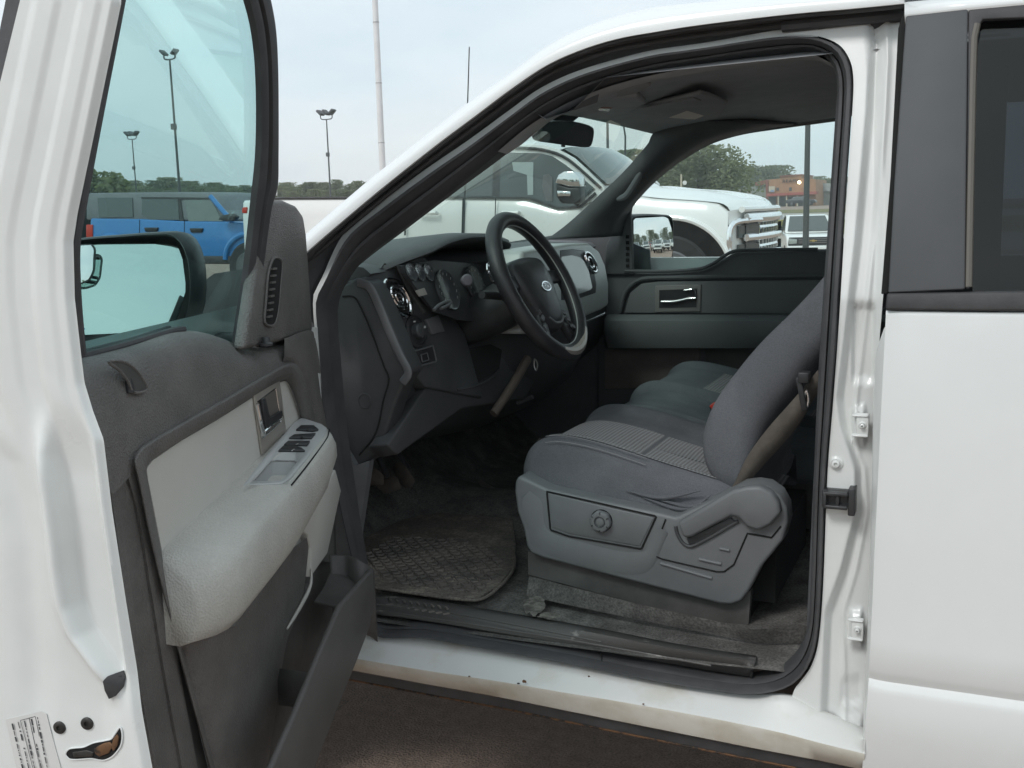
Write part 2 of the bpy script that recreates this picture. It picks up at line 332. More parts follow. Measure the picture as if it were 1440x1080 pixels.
# ---- B pillar jamb
Rl = [(1104, 47), (1180, 38), (1262, 28), (1262, 60), (1251, 300), (1240, 440), (1236, 490), (1226, 720), (1218, 950), (1214, 1030)]
def jamb_depth(px, py):
    h = .058
    # raised ridge running down the pillar and a sunken channel behind it
    xr = np.interp(py, [0, 80, 160, 340, 480, 560, 600, 660, 720, 800, 860, 1000], [1224, 1226, 1222, 1206, 1190, 1180, 1186, 1206, 1206, 1186, 1164, 1158])
    h += .022*sstep(-6, 7, px-xr)
    xc = xr+np.interp(py, [0, 560, 640, 1000], [22, 24, 8, 30]); h -= .004*math.exp(-((px-xc)/4.0)**2)
    h -= .012*sstep(1228, 1244, px)*sstep(700, 500, py)
    # stamped pockets
    for x0, x1, y0, y1, dd in ((1200, 1229, 430, 535, .010), (1200, 1216, 575, 622, -.014), (1196, 1212, 862, 906, -.014), (1184, 1210, 955, 988, .007), (1176, 1212, 1008, 1030, -.006)):
        f = sstep(x0-4, x0+3, px)*sstep(x1+4, x1-3, px)*sstep(y0-4, y0+3, py)*sstep(y1+4, y1-3, py); h += dd*f
    return h
LB = [(1104, 49), (1150, 51), (1180, 63), (1195, 84), (1200, 108), (1199, 150), (1189, 300), (1180, 450), (1172, 560), (1164, 660), (1157, 833), (1150, 907), (1140, 938), (1126, 958), (1118, 968), (1113, 982)]
LBs = cr_spline(LB, 170); RBs = cr_spline(Rl, 170)
j = MB()
def jl(t):
    q = LBs*(1-t)+RBs*t; return [BP(x, y, jamb_depth(x, y)) for x, y in q]
j.loft([jl(t) for t in np.linspace(0, 1, 44)]); obj('pillar_jamb', j, M['jamb'], truck, smooth=70)
# ---- sill and rocker
Sb = [(470, 878), (525, 888), (600, 897), (700, 914), (800, 932), (850, 942), (930, 958), (1000, 969), (1062, 976), (1092, 978), (1113, 980), (1150, 1000), (1216, 1028)]
Cr = [(440, 915), (500, 926), (600, 943), (700, 958), (800, 975), (850, 983), (930, 997), (1000, 1010), (1060, 1022), (1092, 1029), (1113, 1034), (1150, 1044), (1216, 1060)]
Eb = [(430, 930), (487, 941), (600, 962), (700, 980), (800, 1000), (850, 1010), (930, 1026), (1000, 1040), (1060, 1052), (1092, 1058), (1113, 1062), (1150, 1069), (1216, 1083)]
s = MB(); a = sp([BP(x, y, .07 if x < 1070 else .054) for x, y in Sb], 60); c = sp(many(BP, Cr, .0), 60); e = sp(many(BP, Eb, .022), 60)
def blend(A, B_, t, o=(0, 0, 0)): return [tuple(np.array(p)*(1-t)+np.array(q)*t+np.array(o)) for p, q in zip(A, B_)]
s.loft([[(x, y+.02, z-.004) for x, y, z in a], a, blend(a, c, .25, (0, .006, 0)), blend(a, c, .8, (0, .004, .002)), c]); obj('door_sill', s, M['sill'], truck, smooth=70)
s = MB(); s.loft([c, blend(c, e, .15, (0, -.003, 0)), e, [(x, y+.05, z-.01) for x, y, z in e]]); obj('rocker_panel', s, M['sill_low'], truck, smooth=50)
e2 = [(x, y+.004, z-.004) for x, y, z in sp(many(BP, [(430, 930)]+Eb[1:]+[(1440, 1126)], .03), 60)]
s = MB(); s.loft([e2, [(x, y+.004, z-.022) for x, y, z in e2], [(x, y+.05, z-.03) for x, y, z in e2]]); obj('rocker_seal', s, M['rubber'], truck)
s = MB(); s.tube([(x, y+.008, z-.026) for x, y, z in e2], .003, 6); obj('pinch_weld', s, M['rust'], truck)
# paint chips on the sill crease
for (px, py, r) in ((737, 958, 3.4), (729, 961, 2), (660, 951, 1.4), (905, 990, 1.4), (828, 951, 1.6)):
    s = MB()
    p = BP(px, py, -.002) if py > 949 else BP(px, py, .02); n_ = 9
    vs = [p+Vector(((r/820)*1.5*math.cos(2*math.pi*i/n_)*random.uniform(.6, 1.2), -.001, (r/820)*math.sin(2*math.pi*i/n_)*random.uniform(.5, 1.1))) for i in range(n_)]
    s.prism(vs, (0, .0015, 0)); obj('paint_chip', s, M['rust'], truck)
# fittings on the pillar
def bolt(px, py, off, r, m, parent, m2=None, nm='bolt'):
    p = BP(px, py, off); q = MB(); q.lathe(p, (0, -1, 0), [(0, -.004), (r*1.9, -.004), (r*1.9, .002), (r*1.3, .004), (r*1.1, .003), (r*1.0, .010), (r*.5, .011), (r*.45, .006), (0, .006)], 20); return obj(nm, q, m, parent, smooth=40)
bolt(1176, 651, .058, .0065, M['jamb'], truck)
st = MB(); p = BP(1176, 700, .05); st.box(p, (.048, .02, .032)); st.box(p+Vector((.002, -.016, .012)), (.040, .016, .007)); st.box(p+Vector((.002, -.016, -.012)), (.040, .016, .007)); st.box(p+Vector((-.018, -.016, 0)), (.007, .016, .03)); st.box(p+Vector((.004, -.014, 0)), (.007, .014, .024)); st.box(p+Vector((.028, .0, -.002)), (.012, .035, .05))
obj('door_striker', st, M['black'], truck, bev=.002)
for py, x in ((598, 1213), (885, 1206)):
    q = MB(); p = BP(x, py, .056); q.box(p, (.022, .008, .044)); q.box(p+Vector((-.004, -.002, .018)), (.028, .010, .005)); q.box(p+Vector((-.004, -.002, -.018)), (.028, .010, .005))
    h = obj('hinge_bracket', q, M['jamb'], truck, bev=.003)
    bolt(x, py, .054, .004, M['jamb'], h)
# ---- rear door
rd = MB()
def rdl(py, off):      # a row of the door skin at the pixel height of its front edge
    xe = np.interp(py, [436, 480, 492, 950, 1090], [1246, 1244, 1243, 1222, 1212]); p = BP(xe, py, off)
    return [(p.x+t, p.y-(.006*math.sin(min(1, t/.03)*math.pi/2) if t < .03 else .006), p.z) for t in (0, .004, .012, .03, .2, .45, .7, .92)]
rows = [(436, .03), (437, -.004), (442, -.010), (480, -.014), (600, -.020), (760, -.022), (900, -.020), (940, -.018), (947, -.012), (953, -.008), (962, -.013), (972, -.016), (1030, -.006), (1085, .012), (1120, .03)]
rd.loft([rdl(py, o) for py, o in rows])
fe = MB(); fe.loft([[rdl(py, o)[0] for py, o in rows], [Vector(rdl(py, o)[0])+Vector((.006, .05, 0)) for py, o in rows]])
rdo = obj('rear_door', rd, M['white'], truck, smooth=40)
ret = [(1262, 20), (1240, 455), (1232, 492), (1226, 720), (1217, 950), (1216, 1000), (1209, 1085)]
q = MB(); q.loft([sp(many(BP, [(1250, 452), (1246, 500), (1236, 720), (1224, 950), (1216, 1060)], -.004), 30), sp(many(BP, [(1243, 462), (1233, 496), (1227, 720), (1219, 950), (1214, 1040)], .012), 30), sp(many(BP, [(1242, 470), (1231, 500), (1225, 720), (1217, 950), (1213, 1040)], .04), 30)])
obj('door_edge', q, M['jamb'], rdo, smooth=60)
def poly(name, fn, pts, off, th, m, parent, bev=0, vec=None, **k):
    q = MB(); q.prism(many(fn, pts, off), vec or Vector((0, th, 0))); return obj(name, q, m, parent, bev=bev, **k)
poly('pillar_applique', BP, [(1274, 22), (1361, 12), (1357, 407), (1249, 412), (1258, 250)], -.012, .02, M['applique'], rdo, bev=.003)
poly('window_frame', BP, [(1362, 12), (1560, -6), (1700, -16), (1700, 12), (1560, 20), (1382, 27), (1374, 40), (1366, 405), (1358, 407)], -.010, .03, M['seal'], rdo, bev=.003)
poly('side_glass', BP, [(1374, 26), (1700, 0), (1700, 412), (1366, 410)], .012, .004, M['dark_glass'], rdo)
q = MB(); q.tube(sp(many(BP, [(1374, 34), (1370, 50), (1366, 200), (1362, 404)], -.006), 20), .006, 8); obj('channel_trim', q, mat('channel_metal', (.12, .11, .095), .45, metal=.2), rdo)
poly('belt_moulding', BP, [(1247, 413), (1700, 407), (1700, 440), (1245, 436)], -.018, .03, M['rubber'], rdo, bev=.004)
poly('door_seal_lip', BP, [(1272, 12), (1276, 22), (1251, 412), (1239, 414), (1252, 250), (1263, 40)], .005, .03, M['gap'], rdo, bev=.002)
q = MB(); q.loft([many(BP, [(1272, 3), (1361, -5), (1500, -18), (1700, -34)], .0), many(BP, [(1272, 21), (1361, 11), (1500, -2), (1700, -18)], -.014)]); obj('upper_door_frame', q, M['white'], rdo, solid=.02)
q = MB(); q.tube(sp(many(BP, [(1100, 37), (1180, 29), (1268, 20)], .05), 12), .011, 8); obj('header_seal', q, M['seal'], truck)
# ---- rest of the truck body that a side step could show
bd = MB()
roofl = []
for t in np.linspace(0, 1, 13):
    y = .24+t*1.50; crown = .035*(1-(2*t-1)**2)
    roofl.append([(-.80+.10*abs(2*t-1)**2, y, 1.80+crown), (-.68, y, 1.845+crown), (-.4, y, 1.868+crown), (.2, y, 1.875+crown), (.8, y, 1.865+crown), (1.0, y, 1.82+crown)])
bd.loft(roofl); obj('roof', bd, M['white'], truck, solid=.02, soff=1, smooth=60)
q = MB(); q.prism([(.78, .03, .50), (.78, .03, 1.35), (.90, .16, 1.84), (1.06, .16, 1.84), (1.12, .03, 1.35), (1.12, .03, .50)], (0, .03, 0)); obj('cab_corner', q, M['white'], truck, bev=.01)
q = MB(); q.prism([(.98, .06, .5), (1.10, .06, .5), (1.10, .06, 1.35), (1.04, .18, 1.80), (.98, .18, 1.80)], (0, 1.84, 0)); obj('cab_back', q, M['white'], truck)
def mirrored(p): return Vector((p[0], 1.98-p[1], p[2]))
# hood and fenders ahead of the cab
q = MB(); sec = []
for x, z in ((-1.50, 1.21), (-1.6, 1.20), (-2.0, 1.17), (-2.4, 1.12), (-2.62, 1.02), (-2.70, .85), (-2.70, .55)):
    sec.append([(x, .03, .55), (x, .0, .9), (x, .02, z-.16), (x, .10, z-.05), (x, .35, z), (x, .99, z+.03), (x, 1.63, z), (x, 1.88, z-.05), (x, 1.96, z-.16), (x, 1.98, .9), (x, 1.95, .55)])
q.loft(sec, cap=False); q.f.append(tuple(range(len(q.v)-11, len(q.v)))); obj('hood', q, M['white'], truck, smooth=40)
q = MB(); q.prism([(1.16, .0, .62), (1.16, .0, 1.32), (3.1, .0, 1.32), (3.1, .0, .62)], (0, 1.98, 0)); obj('cargo_bed', q, M['white'], truck, bev=.03)
q = MB(); q.prism([(-2.6, .3, .48), (-2.6, .3, .56), (3.0, .3, .56), (3.0, .3, .48)], (0, 1.38, 0)); obj('chassis', q, M['rubber'], truck)
M['rim'] = mat('dark_alloy', (.13, .13, .135), .45, metal=.6)
M['tyre'] = mat('tyre_rubber', (.028, .028, .028), .8, vary=.2, bump=.4, bscale=60)
def wheel(c, axis, r, wd, parent, local=False, r0=.62):
    q = MB(); q.lathe(c, axis, [(r*r0, 0), (r*.9, -.005), (r, .03), (r, wd-.03), (r*.9, wd), (r*r0, wd)], 32, cap=False); o = obj('wheel', q, M['tyre'], parent, local=local)
    q = MB(); sp_ = lambda a: 1
    q.lathe(Vector(c)+Vector(axis)*.01, axis, [(r*r0, -.012), (r*r0*.93, -.016), (r*r0*.88, .02), (r*.22, .006), (r*.16, -.006), (0, -.006)], 32); rim = obj('rim', q, M['rim'], o, local=local); return o
for x in (-2.05, 2.0):
    wheel((x, .06, .39), (0, 1, 0), .39, .25, truck); wheel((x, 1.92, .39), (0, -1, 0), .39, .25, truck)
# whip antenna on the far front wing
a0 = YP(652, 330, 1.93); a1 = YP(660, 66, 1.93); q = MB(); q.tube([Vector((a0.x, 1.93, 1.1)), a0, a1], [.005, .0035, .0022], 6); q.lathe((a0.x, 1.93, 1.08), (0, 0, 1), [(0, 0), (.02, 0), (.015, .03), (0, .04)], 12); obj('antenna', q, M['black'], truck)
# ================================================================== DRIVER DOOR (part of the truck, swung open)
def off(p, u=0, w=0, z=0): return Vector(p)+VD*u+VN*w+VZ*z
# shut face: relief on the plane u = 0
TE = [(152, -40), (165, 0), (128, 180), (103, 300), (97, 340), (99, 420), (108, 500), (113, 540), (125, 580), (140, 620), (152, 720), (172, 850), (190, 960), (212, 1080), (222, 1140)]
tey = np.array([p[1] for p in TE], float); tex = np.array([p[0] for p in TE], float)
def shut_h(px, py):
    xe = np.interp(py, tey, tex); dx = xe-px
    h = 0.0
    h -= .012*math.exp(-(dx/5.0)**2)*0+.010*sstep(9, 0, dx)                       # rounded inner edge
    if py < 640:                                                                   # window frame upright
        f = sstep(640, 540, py)
        h += f*(.003*sstep(18, 30, dx)-.004*sstep(44, 58, dx)+.003*sstep(76, 90, dx)-.005*sstep(108, 126, dx))
    # raised rib swinging from the frame down to the bumper hole, hollow to its right
    rx = np.interp(py, [540, 640, 700, 760, 800, 850, 890, 930, 960, 1100], [58, 62, 72, 80, 84, 92, 108, 138, 158, 186])
    d = px-rx; g_ = sstep(560, 680, py)*sstep(1000, 930, py)
    h += g_*.018*math.exp(-(d/11.0)**2)
    h -= g_*.016*sstep(6, 22, d)*sstep(0, 14, dx-8)
    h += .006*sstep(940, 1010, py)*sstep(140, 175, px)
    d2 = px-np.interp(py, [560, 650, 700, 760, 1100], [-60, 5, 22, 36, 60]); h -= .007*sstep(560, 660, py)*sstep(1080, 960, py)*math.exp(-(d2/22.0)**2)
    return h
def shutpt(px, py): return SP(px, py, -.012)-VD*shut_h(px, py)
door = None
q = MB(); NY, NX = 220, 110; rows = []
for j in range(NY):
    py = -45+1190*j/(NY-1); xe = np.interp(py, tey, tex); x0 = max(-170, np.interp(py, [-45, 0, 115, 300, 1145], [38, 26, -2, -70, -170]))
    r_ = [shutpt(x0+(xe-x0)*i/(NX-1), py) for i in range(NX)]
    r_.append(r_[-1]+VD*.03-VN*.045); r_.insert(0, r_[0]+VD*.04); rows.append(r_)
q.loft(rows); door = obj('driver_door', q, M['jamb'], truck, smooth=75)
door['label'] = 'open driver door seen from its latch edge and inner trim'
def D(name, m, mt, **k): return obj(name, m, mt, door, **k)
# outer skin of the door (seen from the street side)
q = MB(); sk = []
for z, w_ in ((.53, -.14), (.62, -.165), (.9, -.18), (1.2, -.17), (1.335, -.155)): sk.append([DW(u, w_, z) for u in (.0, .25, .5, .7, .88)])
q.loft(sk); D('outer_skin', q, M['white'], smooth=60)
q = MB(); q.prism([DW(0, -.15, .53), DW(.86, -.15, .53), DW(.84, -.02, .50), DW(.05, -.02, .50)], (0, 0, .02)); D('door_bottom', q, M['jamb'])
q = MB(); q.prism([DW(.86, -.15, .53), DW(.86, -.01, .53), DW(.93, -.01, .9), DW(.93, -.01, 1.28), DW(.93, -.15, 1.28), DW(.93, -.15, .9)], VD*.02); D('hinge_edge', q, M['jamb'])
# black seal on the outside edge of the frame
q = MB(); a = sp(many(SP, [(16, -45), (4, 20), (-16, 110), (-80, 300)], .01), 20); b_ = sp(many(SP, [(36, -45), (28, 5), (0, 118), (-66, 300)], .0), 20)
q.loft([[p for p in a], b_, [tuple(Vector(p)+VD*.05) for p in b_]]); D('frame_seal', q, M['seal'], solid=.006)
# window glass and its channels
GL = [(168, -40), (150, 50), (120, 200), (100, 320), (96, 380), (104, 510), (200, 500), (250, 478), (330, 492), (350, 380), (368, 240), (362, 100), (350, 20), (335, -40)]
q = MB(); q.prism(many(LP, GL, -.045), Vector(LN)*.004); D('window_glass', q, M['dglass'], label='green tinted driver door window lowered side up')
door.children[-1]['label'] = 'green tinted driver door window'
q = MB(); a = sp(many(LP, [(176, -40), (163, 30), (134, 180), (112, 300), (105, 345), (107, 420), (114, 500)], -.03), 40); q.tube(a, .007, 8); D('rear_run_channel', q, M['seal'])
# front run channel: broad dark upright bent at the top, white edge outside
FA = [(330, -45), (345, 0), (355, 40), (361, 90), (363, 160), (361, 225), (354, 290), (344, 380), (335, 440), (328, 486)]
FB = [(362, -45), (374, 0), (381, 40), (384, 90), (385, 160), (385, 220), (384, 262), (376, 290), (366, 360), (352, 482)]
q = MB(); A_ = cr_spline(many(LP, FA, -.035), 60); B_ = cr_spline(many(LP, FB, -.03), 60); ln = np.array(Vector(LN))
ls = []
for t, h in ((0, -.004), (.04, .006), (.2, .010), (.34, .010), (.40, -.006), (.46, -.006), (.52, .012), (.8, .014), (.97, .010), (1, -.03)): ls.append([tuple(p) for p in A_*(1-t)+B_*t+ln*h])
q.loft(ls); D('front_run_channel', q, M['seal'], smooth=40)
FE = [(364, -45), (377, 0), (385, 40), (388.5, 90), (390, 160), (390, 275)]
q = MB(); A_ = sp(many(LP, [(x-5, y) for x, y in FE], -.034), 30); B_ = sp(many(LP, FE, -.045), 30); q.loft([A_, B_, [tuple(Vector(p)-Vector(LN)*.04) for p in B_]]); D('window_frame', q, M['white'], smooth=60)
# sail panel with the small demister vent
q = MB(); sp0 = [(377, 281), (400, 281), (418, 289), (428, 303), (432, 330), (437, 400), (441, 468), (400, 480), (344, 492), (352, 440), (364, 360)]
q.prism(many(DP, sp0, .0), -VN*.025); D('sail_panel', q, M['trim'], bev=.010, seg=3)
vt = MB(); rim_ = cr_spline(many(DP, [(384, 364), (392, 363), (396, 369), (394, 400), (391, 435), (386, 455), (378, 458), (372, 452), (374, 420), (377, 385)], .003), 48, closed=True)
vt.tube([tuple(p) for p in rim_], .0028, 6, closed=True); vent = D('vent_rim', vt, M['trim'])
q = MB(); q.prism([tuple(p) for p in rim_], VN*.0012); obj('vent_opening', q, M['gap'], door)  # flat dark sheet paints the shade behind the louvres
q = MB()
for i in range(8):
    y = 378+i*9.6; x = 385-i*.9; q.box(DP(x, y, .006), (.020, .006, .0035), VD, VN, VZ)
D('vent_louvre', q, M['trim'])
# upper trim: belt roll to frame ridge
T1 = [(104, 506), (180, 488), (238, 469), (262, 466), (288, 468), (318, 477), (346, 488), (400, 476), (440, 466)]
T2 = [(115, 530), (180, 506), (238, 486), (262, 482), (290, 484), (320, 492), (350, 500), (400, 487), (443, 474)]
T3 = [(129, 585), (186, 556), (240, 530), (268, 518), (300, 516), (335, 518), (368, 515), (408, 502), (447, 492)]
T4 = [(155, 700), (184, 668), (206, 632), (252, 602), (300, 574), (345, 548), (385, 525), (412, 514), (452, 526)]
q = MB(); q.loft([sp(many(DP, [(x-6, y-1) for x, y in T1], -.05), 90), sp(many(DP, T1, -.034), 90), sp(many(DP, T2, -.008), 90), sp(many(DP, T3, .006), 90), sp(many(DP, T4, .008), 90)])
up = D('upper_trim', q, M['trim'], smooth=180, sub=1)
# coat-hook shaped recess of the lock rod: flat patch, shade painted by darker colour
q = MB(); rec = sp(many(DP, [(152, 509), (170, 508), (186, 516), (198, 530), (206, 546), (200, 551), (186, 551), (180, 538), (168, 522)], .0065), 40, closed=True)
q.prism(rec, VN*.001); D('recess_shade_patch', q, M['trim2'])  # darker plastic colour stands in for shade in the recess
q = MB(); q.tube([tuple(Vector(p)+VN*.001) for p in rec], .0022, 6, closed=True); D('recess_lip', q, M['trim'])
q = MB(); a = DP(183, 552, .004); q.tube([a, a+VZ*.012, a+VZ*.02], [.006, .0055, .004], 12); D('lock_button', q, M['black'])
q = MB(); a = DP(374, 483, .012); q.lathe(a, (0, 0, 1), [(.013, -.004), (.013, .0), (.0085, .003), (.008, .010), (.0065, .012), (0, .012)], 20); D('mirror_switch', q, M['black'])
# frame ridge round the light insert
O_ = [(300, 1100), (252, 925), (214, 775), (192, 668), (187, 646), (197, 629), (250, 597), (300, 569), (345, 543), (386, 519), (405, 510), (418, 512), (427, 526), (436, 556), (446, 592)]
R1 = [(303, 1100), (256, 925), (218, 775), (196, 668), (192, 650), (201, 634), (252, 602), (302, 574), (347, 548), (388, 524), (404, 516), (414, 518), (423, 531), (432, 560), (442, 596)]
R2 = [(308, 1100), (262, 925), (226, 775), (206, 672), (204, 658), (212, 645), (254, 618), (304, 589), (350, 560), (389, 537), (401, 533), (407, 537), (414, 553), (421, 574), (428, 600)]
R3 = [(309, 1100), (264, 925), (228, 775), (208, 672), (206.5, 660), (214, 648), (255, 620), (305, 591), (351, 562), (390, 539), (400, 535.5), (405, 539), (412, 555), (419, 575), (426, 602)]
q = MB(); q.loft([sp(many(DP, O_, .006), 110), sp(many(DP, [((a+c)/2, (b+d)/2) for (a, b), (c, d) in zip(O_, R1)], .017), 110), sp(many(DP, R1, .018), 110), sp(many(DP, R2, .010), 110), sp(many(DP, R3, -.004), 110)])
D('trim_ridge', q, M['trim'], smooth=180)
# front corner of the trim up to the hinge edge
q = MB(); q.loft([sp(many(DP, [(400, 476), (440, 466), (444, 500), (452, 560), (463, 620), (468, 700), (470, 790)], .006), 50), sp(many(DP, [(400, 500), (422, 506), (432, 530), (440, 565), (452, 620), (455, 700), (458, 790)], .014), 50), sp(many(DP, [(398, 508), (414, 512), (424, 532), (432, 560), (440, 605), (444, 700), (446, 790)], .008), 50)])
D('front_trim', q, M['trim'], smooth=180)
# rear flange strips down the door edge
q = MB()
def ed(k): return [(x+k, y) for x, y in [(138, 612), (141, 625), (145, 650), (155, 720), (172, 850), (190, 960), (212, 1080), (216, 1110)]]
w0 = [0, 2, 6, 14, 16, 40, 44, 62, 66]; kk = [-.014, .0, .004, .004, .001, .001, .006, .007, .004]
def edk(k): return [(x+k*min(1, .35+max(0, (y-560))/300), y) for x, y in ed(0)]
q.loft([sp(many(DP, edk(a), b), 60) for a, b in zip(w0, kk)]); D('rear_flange', q, M['trim'], smooth=30)
q = MB(); q.prism(many(DP, [(112, 560), (150, 640), (196, 640), (214, 775), (256, 930), (300, 1110), (216, 1110), (172, 850), (140, 640)], -.003), -VN*.02); D('trim_back', q, M['trim2'])
# light insert
q = MB(); q.prism(many(DP, [(x, y) for x, y in R3[2:-1]]+[(424, 590), (380, 640), (236, 778)], .001), -VN*.012); D('trim_insert', q, M['insert'])
# inner handle: bezel, recess, chrome lever
q = MB(); q.prism(many(DP, [(354, 553), (391, 535), (400, 606), (366, 640)], .0015), VN*.004); bz = D('handle_bezel', q, M['silver'], bev=.0015)
q = MB(); q.prism(many(DP, [(361, 566), (387.5, 546), (395, 593), (368.5, 617)], .0058), VN*.0006); D('handle_recess', q, mat('shaded_bezel', (.20, .185, .165), .4, metal=.3))  # darkened copy of the bezel colour stands in for recess shade
q = MB(); q.tube(sp(many(DP, [(361, 566), (387.5, 546), (395, 593), (368.5, 617)], .0068), 60, smooth=False, closed=True), .0012, 6, closed=True); D('bezel_trim', q, M['chrome'])
q = MB(); q.tube(sp(many(DP, [(362, 569), (365, 585), (368, 600), (371, 612)], .010), 10), .0042, 10); q.tube(sp(many(DP, [(371, 607), (381, 597), (394, 588)], .011), 12), [.004]*12, 10); D('door_handle', q, M['chrome'])
q = MB(); q.prism(many(DP, [(365, 562), (370, 560), (376, 588), (393, 577), (394, 585), (373, 603), (369, 596)], .009), VN*.006); D('handle_grip', q, M['black'], bev=.0015)
# ------------- armrest
def child(p, n): return [c for c in p.children if c.name.split('.')[0] == n][0]
def carve(objs, cutter):                      # cut a real hollow and bake it
    c = obj('cutter', cutter, None)
    for o in objs:
        d = o.modifiers.new('cut', 'BOOLEAN'); d.operation = 'DIFFERENCE'; d.object = c; d.solver = 'EXACT'
    bpy.context.view_layer.update(); dg = bpy.context.evaluated_depsgraph_get()
    for o in objs:
        me = bpy.data.meshes.new_from_object(o.evaluated_get(dg)); o.modifiers.clear(); o.data = me
    bpy.data.objects.remove(c)
def arm_sec(u):
    k = (u-.17)/(.76-.17); zt = 1.035+.075*k                     # top height, inner side
    wm = np.interp(u, [.15, .17, .2, .24, .45, .66, .72, .755, .775, .785], [.055, .075, .092, .100, .104, .100, .092, .072, .045, .02])
    zb = np.interp(u, [.15, .2, .45, .66, .74, .785], [.895, .890, .925, .98, 1.02, 1.05])
    rr = .012
    zo = zt-np.interp(u, [.15, .3, .785], [.036, .02, .012])
    if u < .17: zt -= (.17-u)*.5; zo -= (.17-u)*.8
    return [(-.004, zt), (wm*.3, zt+.001), (wm*.62, zt-(zt-zo)*.45), (wm-rr*.55, zo+.002), (wm-.003, zo-rr*.45), (wm+.002, zo-rr*1.4), (wm+.003, (zo+zb)/2), (wm-.004, zb+.028), (wm*.82, zb+.008), (wm*.5, zb), (-.004, zb+.004)]
q = MB(); us = [.150, .156, .168, .185, .21, .24, .30, .38, .46, .54, .60, .65, .69, .72, .745, .762, .775, .783, .786]
q.loft([[DW(u, w_, z) for w_, z in arm_sec(u)] for u in us], cap=True); D('armrest', q, M['arm'], smooth=80)
a0, a1, a2 = DW(.2, 0, 1.0385+.001), DW(.7, 0, 1.1025), DW(.45, .09, 1.0545)
tn = (a1-a0).cross(a2-a0).normalized(); tn = tn if tn.z > 0 else -tn
def TP(px, py, h=0.0): return PT(px, py, tuple(tn), tn.dot(a0)+h)
pan = [(341, 686), (376, 640), (413, 597), (424, 590), (452, 599), (460, 605), (457, 614), (430, 650), (408, 676), (396, 683)]
q = MB(); q.prism(many(TP, pan, .001), tn*.005); D('switch_panel', q, M['panelgrey'], bev=.002)
q = MB(); q.tube(sp(many(TP, [(463, 604), (460, 616), (434, 652), (410, 682)], .004), 30), .0016, 6); D('panel_gap', q, M['gap'])
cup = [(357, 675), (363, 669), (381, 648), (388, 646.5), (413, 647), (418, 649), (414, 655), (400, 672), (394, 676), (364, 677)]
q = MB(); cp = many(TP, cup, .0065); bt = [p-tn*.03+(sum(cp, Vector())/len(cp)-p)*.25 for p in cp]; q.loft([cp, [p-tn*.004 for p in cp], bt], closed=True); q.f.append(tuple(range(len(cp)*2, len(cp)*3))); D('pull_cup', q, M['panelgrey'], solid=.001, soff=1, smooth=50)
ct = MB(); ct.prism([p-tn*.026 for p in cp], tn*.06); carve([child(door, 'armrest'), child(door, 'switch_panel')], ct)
for pts in ([(416, 606), (423, 600), (441, 600), (448, 606), (440, 608)], [(406, 618), (413, 613), (444, 611), (438, 618)], [(399, 627), (405, 622), (436, 622), (432, 628)], [(391, 636), (398, 629), (412, 628), (424, 632), (429, 636), (420, 636)]):
    q = MB(); q.prism(many(TP, pts, .0062), tn*.004); o_ = D('window_switch', q, M['black'], bev=.001)
    q = MB(); c_ = sum(many(TP, pts, .0105), Vector())/len(pts); q.box(c_, (.012, .003, .0015), VD, VN, VZ); obj('switch_mark', q, M['chrome'], door)
# light panel below the front of the armrest
q = MB(); q.prism(many(DP, [(425, 745), (452, 700), (472, 660), (480, 690), (461, 778), (437, 812), (438, 770), (434, 753)], .028), -VN*.02); D('lower_insert', q, M['insert'], bev=.003)
q = MB(); q.tube(sp(many(DP, [(438, 800), (437, 822), (424, 850), (404, 884)], .03), 20), [.002+.002*math.sin(i/19*3.14) for i in range(20)], 6); D('insert_edge', q, M['insert'])
# lower speaker panel
q = MB(); q.loft([sp(many(DP, [(236, 880), (252, 925), (276, 1010), (300, 1110)], .004), 30), sp(many(DP, [(258, 905), (275, 940), (296, 1015), (318, 1110)], .020), 30), sp(many(DP, [(330, 880), (340, 930), (346, 1010), (350, 1110)], .034), 30), sp(many(DP, [(400, 780), (385, 900), (372, 1010), (362, 1110)], .030), 30), sp(many(DP, [(436, 752), (424, 850), (404, 900), (388, 1000), (372, 1110)], .022), 30)])
D('lower_trim', q, M['trim'], smooth=180)
q = MB(); q.prism(many(DP, [(440, 745), (470, 700), (474, 800), (490, 850), (470, 960), (430, 1110), (366, 1110), (386, 960), (406, 885), (436, 820)], .0), -VN*.02); D('pocket_back', q, M['trim2'])
# map pocket
M['pocket'] = mat('pocket_plastic', (.10, .096, .092), .55, vary=.08, vscale=8, bump=.4, bscale=420, btype='voronoi', bdist=.0012)
def wallw(px, py): return DP(px, py, .125)
wl = [(480, 852), (506, 822), (525, 800), (527, 830), (526, 858), (520, 884), (500, 936), (474, 1000), (436, 1100), (374, 1100), (417, 1003), (450, 922)]
q = MB(); q.prism(many(DP, wl, .128), -VN*.012); D('map_pocket', q, M['pocket'], bev=.005, seg=3, label='black moulded map pocket')
q = MB(); fr = [DP(463, 780, .03), DP(488, 781, .065), DP(506, 787, .10), DP(524, 800, .122)]; lw = [p-VZ*.16 for p in fr]
q.loft([sp(fr, 20), sp(lw, 20)]); D('pocket_end', q, M['trim2'], solid=.008)
q = MB(); q.loft([sp([DP(463, 780, .03), DP(455, 800, .03), DP(440, 822, .03)], 12), sp([DP(524, 800, .122), DP(513, 815, .122), DP(498, 835, .122)], 12)]); q.v = [v-VZ*.035 for v in q.v]; D('pocket_shelf', q, M['trim2'], solid=.006, bev=.002)
q = MB(); dv = DP(440, 950, .12); q.prism([DP(392, 938, .02), DP(440, 944, .118), DP(436, 962, .118), DP(389, 958, .02)], (0, 0, -.05)); D('pocket_divider', q, M['trim2'], bev=.004)
q = MB(); q.prism([DW(.2, .0, .50), DW(.42, .0, .51), DW(.42, .12, .51), DW(.2, .12, .50)], (0, 0, .01)); D('pocket_floor', q, M['trim2'])
